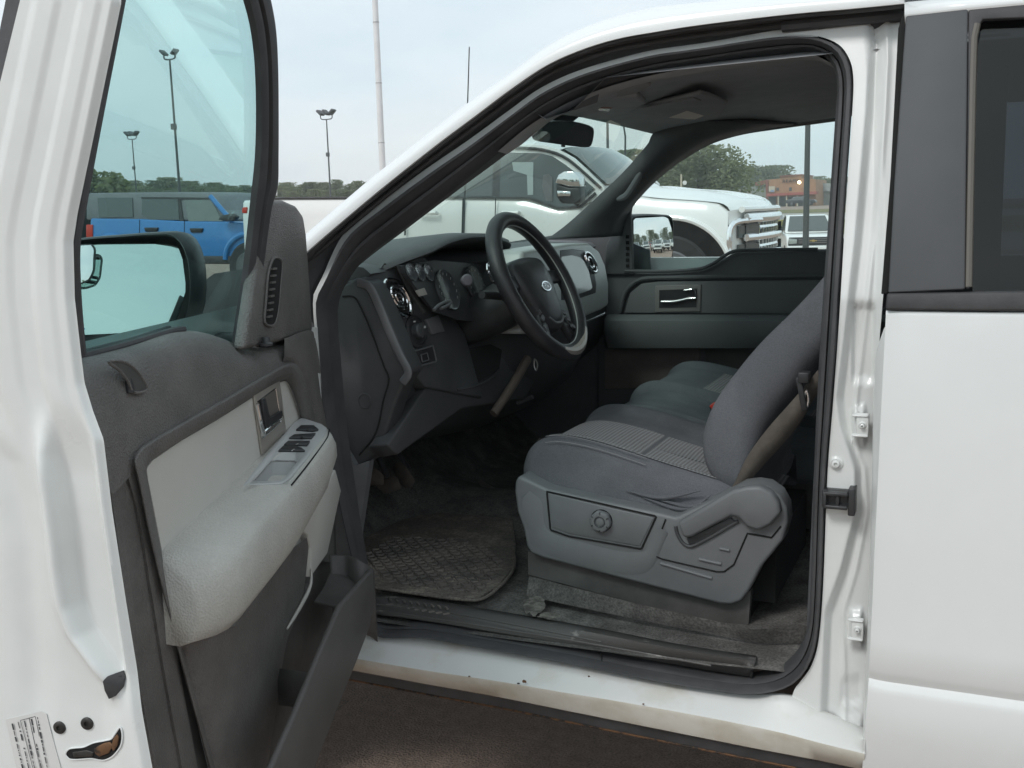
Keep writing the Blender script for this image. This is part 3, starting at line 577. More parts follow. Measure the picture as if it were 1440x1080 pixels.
# bumper, bolts, latch and label on the shut face
def shutw(px, py, h=0.0): return shutpt(px, py)-VD*h
q = MB(); q.prism(many(shutw, [(154, 950), (157, 946), (170, 946), (176, 952), (175, 965), (168, 974), (158, 979), (153, 966)], .0005), -VD*.004); D('door_bumper', q, M['rubber'], bev=.002)
for px, py in ((84, 1023), (123, 1017)):
    q = MB(); q.lathe(shutw(px, py, 0), -VD, [(.0088, 0), (.0088, .002), (.0070, .0034), (.0035, .0034), (.003, .001), (0, .001)], 24); D('latch_bolt', q, M['latch'], smooth=40)
lt = [(93, 1060), (97, 1053), (106, 1051), (118, 1050), (132, 1044), (150, 1040), (160, 1036), (167, 1026), (173, 1019), (176, 1030), (174, 1044), (166, 1056), (158, 1063), (146, 1068), (130, 1066), (100, 1067)]
q = MB(); q.prism(many(shutw, lt, .0006), -VD*.001); D('slot_shade_patch', q, M['gap'])  # flat near-black patch paints the shade inside the latch slot
q = MB(); q.tube(sp(many(shutw, lt, .0012), 80, closed=True), .0012, 6, closed=True); D('slot_edge', q, M['white'])
for pts, m_ in (([(134, 1050), (148, 1043), (158, 1040), (164, 1044), (156, 1056), (142, 1062), (136, 1058)], 'rust'), ([(163, 1036), (169, 1028), (172, 1032), (170, 1044), (164, 1052), (161, 1048)], 'rust'), ([(104, 1056), (124, 1053), (134, 1056), (132, 1062), (106, 1063)], 'latch')):
    q = MB(); q.prism(many(shutw, pts, .0016), -VD*.003); D('latch_claw', q, M[m_], bev=.001)
lab = [(9, 1011), (56, 1002), (64, 1005), (72, 1030), (88, 1085), (94, 1110), (32, 1110), (22, 1070)]
q = MB(); q.prism(many(shutw, lab, .0010), -VD*.0006); lb = D('sticker', q, M['paper'], label='white printed information sticker')
q = MB()
def ink(x0, y0, x1, y1, h): # one printed stroke
    a, b_ = shutw(x0, y0, .0034), shutw(x1, y1, .0034); dirn = (b_-a); n_ = dirn.cross(VD).normalized()*h; q.add([a-n_, b_-n_, b_+n_, a+n_], [(0, 1, 2, 3)])
for k, (x, y) in enumerate(((19, 1016), (27, 1014), (35, 1013), (44, 1011), (52, 1009))):
    t = 0
    while t < 78:
        l_ = random.choice((2, 3, 4, 7, 9)); sx = .24
        if not (k in (1, 3) and 20 < t < 34): ink(x+t*sx, y+t, x+(t+l_)*sx, y+t+l_, random.choice((.0008, .0012, .0006)))
        t += l_+random.choice((1, 1.5, 3))
ink(30, 1012, 50, 1085, .0004); ink(30, 1012, 49, 1008, .0004); ink(41, 1010, 60, 1085, .0004); ink(49, 1008, 56, 1035, .0004)
D('printed_line', q, M['ink'])
# blue sticker in the lower rear corner of the window
q = MB()
for i in range(46):
    x = 103+random.random()*15; y = 462+random.random()*24; a = LP(x, y, -.039); q.box(a, (.0035*random.uniform(.5, 1.8), .0005, .0018), VD, VN, VZ)
D('window_sticker', q, mat('blue_sticker', (.03, .22, .5), .5))
# inner belt sweep
q = MB(); q.tube(sp(many(DP, [(98, 506), (180, 484), (240, 466), (258, 463)], -.046), 20), .006, 8); q.tube(sp(many(DP, [(98, 500), (180, 479), (238, 461)], -.058), 20), .004, 8); D('belt_seal', q, M['seal'])
# ------------- outside mirror on the far side of the glass
UM = .74
def convex(q, pts, n_, Rad):                  # a domed mirror glass
    c_ = sum((Vector(p) for p in pts), Vector())/len(pts); P_ = [Vector(p) for p in sp(pts, 48, False, True)]; n_ = Vector(n_).normalized()
    q.loft([[c_+(p-c_)*f+n_*(.08**2-((p-c_).length*f)**2)/(2*Rad) for p in P_] for f in (1, .9, .78, .64, .5, .36, .22, .1, .02)], closed=True); q.f.append(tuple(range(len(q.v)-48, len(q.v))))
q = MB(); hs = [(60, 348), (96, 338), (170, 331), (236, 327), (248, 329), (259, 340), (267, 360), (271, 385), (271, 420), (264, 452), (252, 468), (200, 476), (110, 482), (50, 486)]
fr = cr_spline(many(SP, hs, UM), 60, closed=True, smooth=True); cen = fr.mean(0)
def scal(f, du): return [tuple(cen+(p-cen)*f+Dd*du) for p in fr]
q.loft([scal(.94, .008), scal(.975, -.004), scal(1.0, .0), scal(1.02, .03), scal(.98, .07), scal(.8, .105), scal(.45, .12)], closed=True); q.f.append(tuple(range(len(q.v)-60, len(q.v))))
q2 = [v for v in q.v]; mh = D('mirror_housing', q, M['black'], smooth=60)
mg = many(SP, [(66, 352), (146, 343), (234, 338), (243, 343), (250, 360), (257, 395), (258, 408), (252, 440), (245, 462), (190, 468), (118, 473), (60, 478)], UM-.004)
c0 = sum(mg, Vector())/len(mg)
vin = (c0-Vector(CAM)).normalized(); want = Vector((.42, -.70, .58)).normalized(); mn = (want-vin).normalized()
def tiltpt(p): # keep outline, tip the glass towards its aim
    return PT(*pix(p), tuple(mn), mn.dot(c0))
def pix(p):
    v = np.array(p)-CAM; return (720+F*(v@_r)/(v@_f), 540-F*(v@_u)/(v@_f))
ax = (-VD).cross(mn); ang = math.asin(min(1, ax.length)); rot = Matrix.Rotation(ang*.9, 3, ax.normalized())
mg2 = [c0+rot@(p-c0) for p in mg]; q = MB(); q.prism([p-VD*.012 for p in mg2], VD*.003); D('mirror_glass', q, M['mirror_green'])
bl = [(60, 352), (98, 346), (126, 344), (130, 350), (131, 380), (127, 392), (116, 398), (60, 401)]
q = MB(); b3 = many(SP, bl, UM-.06); cb = sum(b3, Vector())/len(b3); r2 = Matrix.Rotation(ang*.45, 3, ax.normalized()); b4 = [cb+r2@(p-cb) for p in b3]; convex(q, b4, -VD, .45); D('blind_spot_mirror', q, M['mirror'], smooth=180)
q = MB(); q.tube([tuple(p) for p in cr_spline(b4, 60, closed=True, smooth=False)], .0022, 8, closed=True); D('blind_spot_rim', q, M['black'])
q = MB(); q.prism([DW(.80, -.05, 1.17), DW(.80, -.05, 1.28), DW(.70, -.30, 1.30), DW(.70, -.30, 1.20)], VD*.05); D('mirror_arm', q, M['black'], bev=.01)
q = MB(); q.prism([DP(366, 420, -.03), DP(372, 340, -.03), DP(380, 310, -.03), DP(398, 300, -.03), DP(436, 470, -.03), DP(362, 492, -.03)], -VN*.04); D('mirror_base', q, M['black'], bev=.01)
# ================================================================== CAB INTERIOR
def T(name, m, mt, par=None, **k): return obj(name, m, mt, par or truck, **k)
# shell: floor, toe board, far side wall, rear wall
q = MB()
fl_ = [[(x, y, z+(.06*math.exp(-((y-.99)/.16)**2) if x > -1.7 else 0)) for y in np.linspace(.09, 1.9, 40)] for x, z in ((1.0, .66), (.0, .64), (-.6, .615), (-1.2, .605), (-1.45, .61), (-1.55, .64), (-1.75, .82), (-1.80, 1.0), (-1.80, 1.36))]
q.loft(fl_); T('cab_floor', q, M['carpet'], smooth=60)
q = MB(); q.prism([(-1.9, 1.93, .5), (1.0, 1.93, .5), (1.0, 1.93, 1.33), (-1.9, 1.93, 1.33)], (0, .04, 0)); T('far_body_side', q, M['white'])
q = MB(); q.prism([(.93, .1, .6), (.93, 1.88, .6), (.93, 1.88, 1.84), (.93, .1, 1.84)], (.03, 0, 0)); T('rear_wall', q, M['pillar'])
q = MB(); q.prism([(-.10, .085, .62), (.9, .085, .62), (.9, .085, 1.34), (-.13, .10, 1.34)], (0, .02, 0)); T('rear_side_trim', q, M['pillar']); q = MB(); q.prism([(-.15, .10, 1.34), (.03, .10, 1.34), (.03, .235, 1.80), (-.15, .235, 1.80)], (0, .02, 0)); T('pillar_trim', q, M['pillar'])
q = MB(); q.prism([(-.285, .125, .62), (-.285, .50, .62), (-.275, .46, 1.0), (-.255, .30, 1.45), (-.255, .16, 1.45), (-.275, .125, 1.0)], (.05, 0, 0)); T('lower_pillar_trim', q, M['pillar'], bev=.02, seg=3)
for y0_, y1_ in ((.25, .95), (1.03, 1.75)):
    q = MB(); q.prism([(.60, y0_, .95), (.50, y0_, 1.0), (.62, y0_, 1.50), (.72, y0_, 1.52), (.80, y0_, 1.0)], (0, y1_-y0_, 0)); rs_ = T('rear_seat', q, M['fabric2'], bev=.05, seg=4)
    q = MB(); q.prism([(.64, (y0_+y1_)/2-.14, 1.53), (.62, (y0_+y1_)/2-.14, 1.70), (.70, (y0_+y1_)/2-.14, 1.74), (.76, (y0_+y1_)/2-.14, 1.60)], (0, .28, 0)); T('headrest', q, M['fabric2'], rs_, bev=.03, seg=3)
q = MB(); q.prism([(-.36, 1.86, 1.30), (-.10, 1.86, 1.30), (-.10, 1.74, 1.80), (-.36, 1.74, 1.80)], (0, .02, 0)); T('far_rear_trim', q, M['pillar'])
# inner B pillar trim behind the seal
q = MB(); q.loft([sp(many(BP, [(1150, 66), (1178, 84), (1184, 120), (1176, 330), (1163, 560), (1154, 720), (1148, 880)], .125), 40), sp(many(BP, [(1150, 66), (1178, 84), (1184, 120), (1176, 330), (1163, 560), (1154, 720), (1148, 880)], .23), 40)]); T('pillar_trim', q, M['pillar'])
# headliner
q = MB()
hx = [-.78, -.72, -.5, -.2, .2, .6, .92]
def hz(x, y): return 1.795+.02*sstep(-.8, -.3, x)+.02*(1-((y-.99)/.85)**2)-.05*max(0, abs(y-.99)-.66)/.2
# near A pillar trim, far A pillar trim and far roof rail (real sheets between screen and side windows)
q = MB()
nA = many(BP, [(462, 418), (490, 364), (550, 316), (630, 254), (690, 205), (735, 170), (770, 146), (805, 128), (850, 110)], .10)
nB = many(BP, [(489, 398), (500, 378), (572, 322), (646, 266), (703, 224), (752, 186), (768, 172), (800, 158), (840, 144)], .17)
q.loft([sp(nA, 40), sp([((Vector(a)+Vector(b))/2)+Vector((0, -.006, .0)) for a, b in zip(nA, nB)], 40), sp(nB, 40)]); T('near_pillar_trim', q, M['pillar'], smooth=180)
far_w = [(770, 336), (800, 313), (846, 271), (880, 238), (901, 214), (914, 198), (917, 189), (932, 180), (955, 170)]
far_s = [(872, 330), (878, 305), (892, 282), (920, 252), (958, 222), (1000, 197), (1040, 185), (1080, 177), (1120, 171)]
q = MB(); FW = many(YP, far_w, 1.66); FS = many(YP, far_s, 1.80)
q.loft([sp(FW, 40), sp([Vector(a)*.65+Vector(b)*.35+Vector((.03, -.035, .0)) for a, b in zip(FW, FS)], 40), sp([Vector(a)*.3+Vector(b)*.7+Vector((.03, -.03, .0)) for a, b in zip(FW, FS)], 40), sp(FS, 40)]); fp = T('far_pillar_trim', q, M['pillar'], smooth=180, solid=.01)
gh = sp(many(YP, [(868, 281), (880, 276), (893, 258), (901, 243)], 1.655), 14); q = MB(); q.tube(gh, [.006, .011, .013, .013, .013, .013, .013, .013, .013, .013, .013, .012, .01, .006], 10); T('grab_handle', q, M['pillar'], fp)
q = MB(); tp = [(1000, 197), (1040, 185), (1080, 178), (1130, 171), (1180, 165), (1260, 158)]
up_ = [(945, 166), (1000, 146), (1060, 130), (1110, 122), (1180, 112), (1260, 104)]
q.loft([sp(many(YP, tp, 1.80), 30), sp([p+Vector((0, -.05, .01)) for p in many(YP, tp, 1.80)], 30), sp(many(YP, up_, 1.62), 30)]); T('far_roof_trim', q, M['head'], smooth=180)
q = MB(); q.loft([sp([YP(x, y, 1.66) for x, y in [(917, 189), (905, 184), (880, 176), (855, 170), (833, 162), (808, 158), (780, 159)]], 20), sp([Vector((YP(x, y, 1.66).x+.18, YP(x, y, 1.66).y, 1.80)) for x, y in [(917, 189), (905, 184), (880, 176), (855, 170), (833, 162), (808, 158), (780, 159)]], 20)])
# windshield header: real strip along the glass top edge at the front of the roof
def hdr(t):  # from far to near side
    A = Vector(YP(917, 188, 1.66)); B_ = Vector(BP(770, 166, .19)); return A*(1-t)+B_*t+Vector((-.10*math.sin(t*math.pi), 0, .035*math.sin(t*math.pi)))
q = MB(); hh = [hdr(t) for t in np.linspace(-.06, 1.07, 32)]; q.loft([[p+Vector((-.03, 0, .02)) for p in hh], hh, [p+Vector((.06, 0, .014)) for p in hh], [Vector((max(-.70, p.x+.10), max(p.y, .19), max(hz(-.6, p.y), p.z+.01))) for p in hh]]+[[(x, max(p.y, .20), hz(x, max(p.y, .20))) for p in hh] for x in (-.5, -.2, .2, .6, .92)]); T('headliner', q, M['head'], smooth=180)
q = MB(); q.prism([(-.60, 1.88, 1.815), (1.0, 1.88, 1.815), (1.0, 1.78, 1.90), (-.80, 1.76, 1.88)], (0, .02, 0)); T('far_roof_rail', q, M['pillar'])
q = MB(); q.prism([(-1.95, 1.872, .5), (-1.05, 1.872, .5), (-1.10, 1.872, 1.36), (-1.30, 1.872, 1.44), (-1.95, 1.872, 1.36)], (0, .01, 0)); T('far_kick_panel', q, M['pillar'])
q = MB(); cA = many(BP, [(700, 213), (740, 180), (775, 157), (800, 144), (830, 131), (872, 117), (920, 105), (970, 96), (1003, 91), (1050, 84), (1100, 79), (1142, 77), (1168, 88)], .112); q.loft([sp(cA, 50), sp([Vector(p)+Vector((0, .05, -.004)) for p in cA], 50), sp([Vector(p)+Vector((0, .13, .02)) for p in cA], 50)]); T('cant_rail_trim', q, M['head'], smooth=180)
# windshield
q = MB(); ws = []
wa = [Vector(p) for p in sp([Vector(p)+Vector((-.0, .05, .01)) for p in many(YP, [(690, 392)]+far_w[:6]+[(926, 178)], 1.67)], 14)]; wb = [Vector(p) for p in sp(many(BP, [(430, 478), (488, 388), (545, 338), (606, 290), (660, 250), (705, 217), (742, 190), (790, 158)], .135), 14)]
for t in np.linspace(0, 1, 22):
    ws.append([a*(1-t)+b_*t+Vector((-.22*math.sin(t*math.pi)*(1-.5*i/13), 0, .012*math.sin(t*math.pi))) for i, (a, b_) in enumerate(zip(wa, wb))])
q.loft(ws); T('windshield', q, M['windshield'], smooth=180)
# headliner fittings: visors, console, label
vm = mat('visor_cloth', (.36, .36, .365), .9, vary=.06, bump=.3, bscale=700, spec=.15)
def slab(name, fn, pts, z, th, mt, bev=.006, par=None): 
    q = MB(); q.prism([fn(x, y, z) for x, y in pts], (0, 0, th)); return T(name, q, mt, par, bev=bev)
vis = slab('sun_visor', ZP, [(868, 170), (878, 158), (985, 132), (1000, 136), (1024, 146), (1010, 166), (955, 186), (925, 186)], 1.790, .012, vm)
slab('visor_label', ZP, [(937, 167), (966, 156), (990, 163), (959, 175)], 1.789, .0008, M['visorlabel'], bev=0, par=vis)
slab('visor_pocket', ZP, [(905, 152), (975, 138), (986, 142), (915, 158)], 1.787, .003, vm, bev=.001, par=vis)
con = slab('overhead_console', ZP, [(826, 152), (850, 139), (896, 136), (908, 146), (884, 160), (846, 163)], 1.785, .02, M['head'], bev=.006)
slab('reading_lamp', ZP, [(838, 155), (846, 151), (862, 152), (856, 157)], 1.783, .003, mat('lamp_lens', (.34, .20, .17), .2), bev=.001, par=con)
nv = slab('near_visor', ZP, [(782, 152), (800, 146), (905, 118), (916, 121), (900, 130), (842, 146), (808, 158)], 1.788, .012, vm)
slab('visor_clip', ZP, [(834, 136), (874, 122), (880, 124), (840, 137)], 1.786, .003, M['silver'], bev=0, par=nv)
# rear view mirror
mc = YP(794, 189, .93); q = MB()
out_ = [(753, 179), (757, 174), (775, 170), (800, 170), (822, 174), (834, 180), (835, 188), (832, 203), (828, 207), (810, 206), (780, 202), (757, 198), (753, 193)]
ol = cr_spline([tuple(PT(x, y, (.86, -.50, -.10), np.array((.86, -.5, -.1))@np.array(mc))) for x, y in out_], 60, closed=True); nb = np.array(Vector((.86, -.5, -.1)).normalized()); cn = ol.mean(0)
q.loft([[tuple(cn+(p-cn)*f+nb*h) for p in ol] for f, h in ((.93, .004), (.98, .003), (1, -.004), (.97, -.02), (.8, -.032), (.4, -.036))], closed=True); q.f.append(tuple(range(len(q.v)-60, len(q.v)))); rv = T('rear_view_mirror', q, M['black'], smooth=60)
q = MB(); q.prism([tuple(cn+(p-cn)*.93+nb*.0045) for p in ol], tuple(nb*.0008)); T('mirror_glass', q, mat('dim_mirror', (.62, .64, .66), .22, metal=1), rv)
q = MB(); q.tube([tuple(cn-nb*.03), tuple(cn-nb*.06+np.array((0, 0, .03))), tuple(cn-nb*.09+np.array((0, 0, .06)))], .008, 8); q.tube([tuple(cn+np.array((0, 0, -.028))-nb*.01), tuple(cn+np.array((0, 0, -.036))-nb*.012)], .006, 8); T('mirror_stalk', q, M['black'], rv)
q = MB(); q.prism([YP(x, y, 1.0) for x, y in [(768, 171), (782, 155), (800, 152), (826, 156), (806, 172)]], (-.02, 0, .0)); T('mirror_mount', q, M['panelgrey'], rv, bev=.004)
# ------------------------------------------------ far (passenger) door
pd = MB(); pd.prism(many(YP, [(840, 372), (878, 384), (950, 382), (988, 378), (1004, 371), (1034, 354), (1150, 351), (1300, 350), (1300, 640), (840, 640)], 1.815), (0, .05, 0)); pdoor = T('passenger_door', pd, M['pdoor'], bev=.012, seg=3)
def PDo(name, pts, y, th, m, bev=.003, **k): q = MB(); q.prism(many(YP, pts, y), (0, th, 0)); return T(name, q, m, pdoor, bev=bev, **k)
PDo('door_insert', [(878, 440), (886, 412), (902, 399), (925, 396), (1260, 393), (1260, 442)], 1.806, .012, M['pinsert'], bev=.002)
q = MB(); q.tube(sp(many(YP, [(872, 440), (880, 410), (898, 394), (925, 391), (1260, 387)], 1.806), 40), .008, 8); T('insert_ridge', q, M['pdoor'], pdoor)
bz2 = PDo('handle_bezel', [(921, 402), (986, 400), (985, 438), (921, 439)], 1.800, .008, mat('grey_bezel', (.20, .20, .19), .45), bev=.002)
PDo('handle_recess', [(927, 408), (980, 406), (979, 432), (927, 433)], 1.7985, .002, M['black'], bev=0)
q = MB(); q.tube(sp(many(YP, [(930, 424), (945, 424), (958, 422), (966, 420), (978, 419)], 1.79), 12), .004, 8); q.tube(sp(many(YP, [(962, 408), (976, 408), (978, 416)], 1.79), 8), .003, 8); T('door_handle', q, M['chrome'], pdoor)
q = MB(); am = [[(1.815), 0]]; rows = []
for px, k in ((858, .3), (866, .9), (885, 1), (950, 1), (1050, 1), (1150, 1), (1260, 1)):
    t_ = YP(px, 442, 1.81); b_ = YP(px, 487, 1.81); rows.append([(t_.x, 1.81, t_.z), (t_.x, 1.79-.05*k, t_.z+.002), (t_.x, 1.76-.06*k, t_.z-.012), (t_.x, 1.755-.06*k, (t_.z+b_.z)/2), (t_.x, 1.77-.05*k, b_.z+.005), (t_.x, 1.81, b_.z)])
q.loft(rows, cap=True); T('armrest', q, M['parm'], pdoor, smooth=60)
PDo('speaker_panel', [(850, 492), (984, 489), (984, 545), (850, 547)], 1.806, .01, M['brown'], bev=.003)
PDo('map_pocket', [(992, 489), (1260, 486), (1260, 560), (992, 560)], 1.80, .01, M['trim2'], bev=.003)
PDo('sail_panel', [(852, 345), (870, 312), (886, 286), (888, 330), (890, 386), (850, 386)], 1.80, .02, M['pillar'], bev=.004)
PDo('sail_strip', [(873, 291), (878, 287), (884, 384), (877, 384)], 1.797, .006, M['pdoor'], bev=.001)
q = MB()
for i in range(6): q.box(YP(882.5, 333+i*8.2, 1.798), (.012, .004, .012))
T('demister_vent', q, M['gap'], pdoor)
q = MB(); q.tube(sp(many(YP, [(879, 381), (930, 381.5), (984, 378), (1002, 371), (1030, 354), (1060, 351.5), (1150, 350.5)], 1.80), 50), .006, 8); T('belt_seal', q, M['pdoor'], pdoor)
q = MB(); q.tube(sp(many(YP, [(884, 384), (887, 290), (898, 276), (930, 244), (965, 219), (1002, 199), (1042, 187), (1085, 180), (1180, 167)], 1.815), 60), .007, 8); T('window_channel', q, M['seal'], pdoor)
q = MB(); q.prism([YP(878, 384, 1.85), YP(1200, 365, 1.85), YP(1200, 140, 1.80), YP(990, 190, 1.80), YP(884, 285, 1.82)], (0, .004, 0)); T('window_glass', q, M['pglass'], pdoor)
# far outside mirror
ho = [(886, 309), (890, 303), (937, 302), (945, 306), (947, 316), (946, 360), (943, 370), (900, 377), (890, 374), (886, 340)]
def mplane(x, y, h=0): 
    n_ = np.array((.90, -.42, .05)); c_ = np.array(YP(916, 340, 2.06)); return PT(x, y, n_, n_@c_+h)
q = MB(); hl = cr_spline(many(mplane, ho), 50, closed=True); hc = hl.mean(0); bk = np.array((-.95, .2, 0))
q.loft([[tuple(hc+(p-hc)*f+bk*d) for p in hl] for f, d in ((.95, -.004), (1, .0), (1.03, .04), (.9, .09), (.5, .12))], closed=True); q.f.append(tuple(range(len(q.v)-50, len(q.v)))); pm = T('passenger_mirror', q, M['black'], smooth=60)
gl_ = many(mplane, [(891, 310), (893, 307), (930, 305), (935, 308), (940, 325), (942, 345), (940, 362), (900, 369), (896, 366), (891, 345)])
gc = sum(gl_, Vector())/len(gl_); vin = (gc-Vector(CAM)).normalized(); want = Vector((.968, .22, .035)).normalized(); mn2 = (want-vin).normalized()
bn = Vector((.90, -.42, .05)).normalized(); rot = bn.rotation_difference(mn2).to_matrix()
q = MB(); convex(q, [gc+rot@(p-gc)+mn2*.012 for p in gl_], mn2, 1.1); T('mirror_glass', q, M['mirror'], pm, smooth=180)
q = MB(); q.box(Vector(hc)+Vector((-.06, -.14, -.06)), (.06, .24, .05)); T('mirror_arm', q, M['black'], pm, bev=.01)
# ------------------------------------------------ dashboard
dsh = MB(); rows = []
def face(y): return -1.265+.17*math.exp(-((y-1.02)/.33)**2)+.015*sstep(.5, .2, y)
for y in np.concatenate([np.linspace(.20, 1.80, 41)]):
    f = face(y); pk = 1.398+.004*math.sin(y*3)
    rows.append([(-1.80, y, 1.33), (-1.70, y, 1.385), (-1.50, y, pk+.01), (f-.09, y, pk+.006), (f-.03, y, pk-.002), (f-.012, y, pk-.016), (f-.03, y, pk-.03), (f-.005, y, 1.345), (f+.012, y, 1.27), (f+.02, y, 1.18), (f+.02, y, 1.09), (f-.02, y, 1.02), (f-.10, y, .95), (f-.25, y, .88), (f-.45, y, .86)])
dsh.loft(rows, cap=True); dash = T('dashboard', dsh, M['dash'], smooth=50)
def fpt(px, py, h=0.0): # sighted point on the near dash face
    n_ = np.array((.955, -.10, .20)); n_ = n_/np.linalg.norm(n_); c_ = np.array((-1.232, .40, 1.30)); return PT(px, py, n_, n_@c_+h)
fn_ = Vector((.955, -.10, .20)).normalized()
def FD(name, pts, h, th, m, bev=.002, par=None, **k): q = MB(); q.prism(many(fpt, pts, h), -fn_*th); return T(name, q, m, par or dash, bev=bev, **k)
# near face panel
FD('dash_fascia', [(510, 391), (545, 377), (594, 359), (602, 364), (622, 420), (655, 470), (680, 560), (600, 545), (580, 520), (552, 450)], .0, .06, M['dash'], bev=.006)
# end cap of the dash (faces the open door)
cap = [(470, 430), (480, 402), (502, 390), (520, 396), (532, 414), (546, 446), (564, 490), (579, 522), (567, 540), (556, 566), (545, 602), (533, 638), (500, 662), (478, 700), (466, 620), (458, 500)]
q = MB(); q.prism(many(YP, cap, .185), (0, .06, 0)); ec = T('dash_end_cap', q, M['dashlow'], dash, bev=.008, seg=3)
q = MB(); q.tube(sp(many(YP, [(503, 397), (518, 402), (530, 424), (544, 458), (562, 500), (574, 524), (566, 538)], .183), 40), [(.010, .004)]*40, 10, flat=(1, 0, 0)); T('end_strip', q, M['dashgrey'], ec)
q = MB(); q.tube(sp(many(YP, [(482, 417), (498, 418), (510, 438), (526, 476), (540, 515), (547, 533), (540, 560), (528, 610), (505, 640)], .184), 60), .0022, 6); T('cover_seam', q, M['gap'], ec)
q = MB(); c_ = YP(513, 564, .184); q.lathe(c_, (0, -1, 0), [(.019, -.006), (.019, .0), (.0165, .001), (.015, -.008), (0, -.010)], 28); T('cover_plug', q, M['dashlow'], ec, smooth=40)
# kick panel and the dark gap under the dash
q = MB(); q.prism(many(YP, [(466, 600), (500, 655), (520, 648), (512, 700), (503, 760), (500, 800), (470, 780)], .17), (0, .02, 0)); T('kick_panel', q, M['pillar'])
# vent with chrome ring
vc = fpt(558, 419, .004); q = MB(); vr = cr_spline(many(fpt, [(541, 398), (548, 394), (560, 398), (571, 412), (577, 429), (577, 441), (570, 444), (558, 438), (546, 422), (541, 408)], .005), 60, closed=True)
q.tube([tuple(p) for p in vr], .0065, 10, closed=True); vo = T('air_vent', q, M['chrome'], dash)
q = MB(); q.prism([tuple(p) for p in vr], fn_*.001); T('vent_core', q, M['gap'], vo)
q = MB(); vcn = Vector(vr.mean(0))
for f, r_ in ((.60, .004), (.28, .0035)): q.tube([tuple(np.array(vcn)+(p-np.array(vcn))*f+np.array(fn_)*.004) for p in vr], r_, 8, closed=True)
T('vent_ring', q, M['chrome'], vo)
q = MB()
for i in (-2, -1, 0, 1, 2): q.box(vcn+Vector((.003, 0, i*.013)), (.004, .075-.012*abs(i), .003))
T('vent_blade', q, M['black'], vo)
# headlamp knob and pedal switch box
k_ = fpt(585, 466, .002); q = MB(); q.lathe(k_, fn_, [(.040, -.004), (.040, .002), (.034, .005), (.032, .001), (0, .001)], 32); kn = T('headlamp_switch', q, M['black'], dash, smooth=40)
q = MB(); q.lathe(k_, fn_, [(.019, 0), (.018, .014), (.015, .017), (0, .017)], 24); q.box(k_+fn_*.018, (.006, .008, .034)); T('switch_knob', q, M['dash'], kn)
for mv, sz in ((fn_*.0175+Vector((0, .012, .006)), (.004, .010, .005)), (fn_*.004+Vector((0, -.012, .024)), (.003, .006, .003)), (fn_*.004+Vector((0, -.004, -.03)), (.003, .006, .003))):
    q = MB(); q.box(k_+mv, sz); T('switch_mark', q, M['paper'], kn)
pb = FD('pedal_switch', [(583, 494), (609, 486), (614, 508), (586, 516)], .004, .01, M['black'], bev=.002)
q = MB(); q.tube(sp(many(fpt, [(583, 494), (609, 486), (614, 508), (586, 516)], .005), 40, smooth=False, closed=True), .0022, 6, closed=True); q.tube(sp(many(fpt, [(592, 499), (601, 496), (603, 506), (594, 509)], .006), 24, smooth=False, closed=True), .0014, 6, closed=True); T('switch_rim', q, M['dashgrey'], pb)
# instrument binnacle: hood, gauge faces, side cheeks
q = MB(); rows = []
for y in np.linspace(.26, .96, 41):
    t = (y-.61)/.35; a = max(0, 1-t*t)**.8; pk = 1.397+.070*a
    x1 = -1.285+.085*min(1, a*1.6)
    rows.append([(-1.58, y, 1.402+.01*a), (-1.40, y, 1.40+.052*a), (-1.27, y, pk-.004), (x1, y, pk-.006), (x1+.006, y, pk-.016), (x1-.004, y, pk-.024), (-1.32, y, 1.392+.03*a)])
q.loft(rows); T('binnacle_hood', q, M['dash'], dash, smooth=60)
def gp(px, py, h=0): n_ = np.array((.94, -.0, .33)); c_ = np.array((-1.197, .62, 1.31)); return PT(px, py, n_, n_@c_+h)
q = MB(); q.prism(many(gp, [(562, 374), (610, 366), (680, 372), (712, 420), (715, 455), (645, 450), (610, 437)], 0), (-.01, 0, 0)); cl = T('instrument_cluster', q, M['black'], dash)
gl2 = mat('gauge_face', (.06, .063, .067), .25, coat=.5); tick = mat('gauge_tick', (.28, .28, .28), .6)
qt = MB()
for i, (px, py) in enumerate(((578, 383), (590, 383), (602, 383))):
    c_ = gp(px, py, .002); q = MB(); q.lathe(c_, (.94, 0, .33), [(.022, 0), (.022, .003), (.018, .001), (0, .001)], 20); T('gauge', q, gl2, cl, smooth=40)
    for a in range(7): an = R(200-a*32); e_ = Vector((0, math.cos(an), 0))+Vector((-.33, 0, .94))*math.sin(an); qt.box(c_+e_*.014+Vector((.003, 0, .001)), (.001, .0015, .0015))
for px, py, r_ in ((628, 408, .052), (668, 400, .05)):
    c_ = gp(px, py, .002); q = MB(); q.lathe(c_, (.94, 0, .33), [(r_, 0), (r_, .006), (r_*.9, .002), (0, .002)], 32); T('gauge', q, gl2, cl, smooth=40)
    for a in range(11): an = R(215-a*25); e_ = Vector((0, math.cos(an), 0))+Vector((-.33, 0, .94))*math.sin(an); qt.box(c_+e_*r_*.78+Vector((.005, 0, .002)), (.001, .002, .006))
T('gauge_tick', qt, tick, cl)
q = MB(); q.prism(many(gp, [(585, 409), (597, 405), (601, 414), (590, 417)], .012), (-.003, 0, 0)); T('display', q, M['silver'], cl)
FD('binnacle_edge', [(560, 376), (564, 374), (580, 405), (600, 438), (597, 440), (577, 410)], .006, .01, M['dashgrey'], bev=.001)
FD('column_bezel', [(600, 449), (617, 443), (626, 466), (609, 470)], .008, .012, M['dashgrey'], bev=.002)
q = MB(); q.tube(sp(many(gp, [(610, 436), (616, 430), (628, 424), (634, 424), (630, 429), (620, 434)], .03), 20), .004, 8); T('bezel_lip', q, M['dashgrey'], cl)
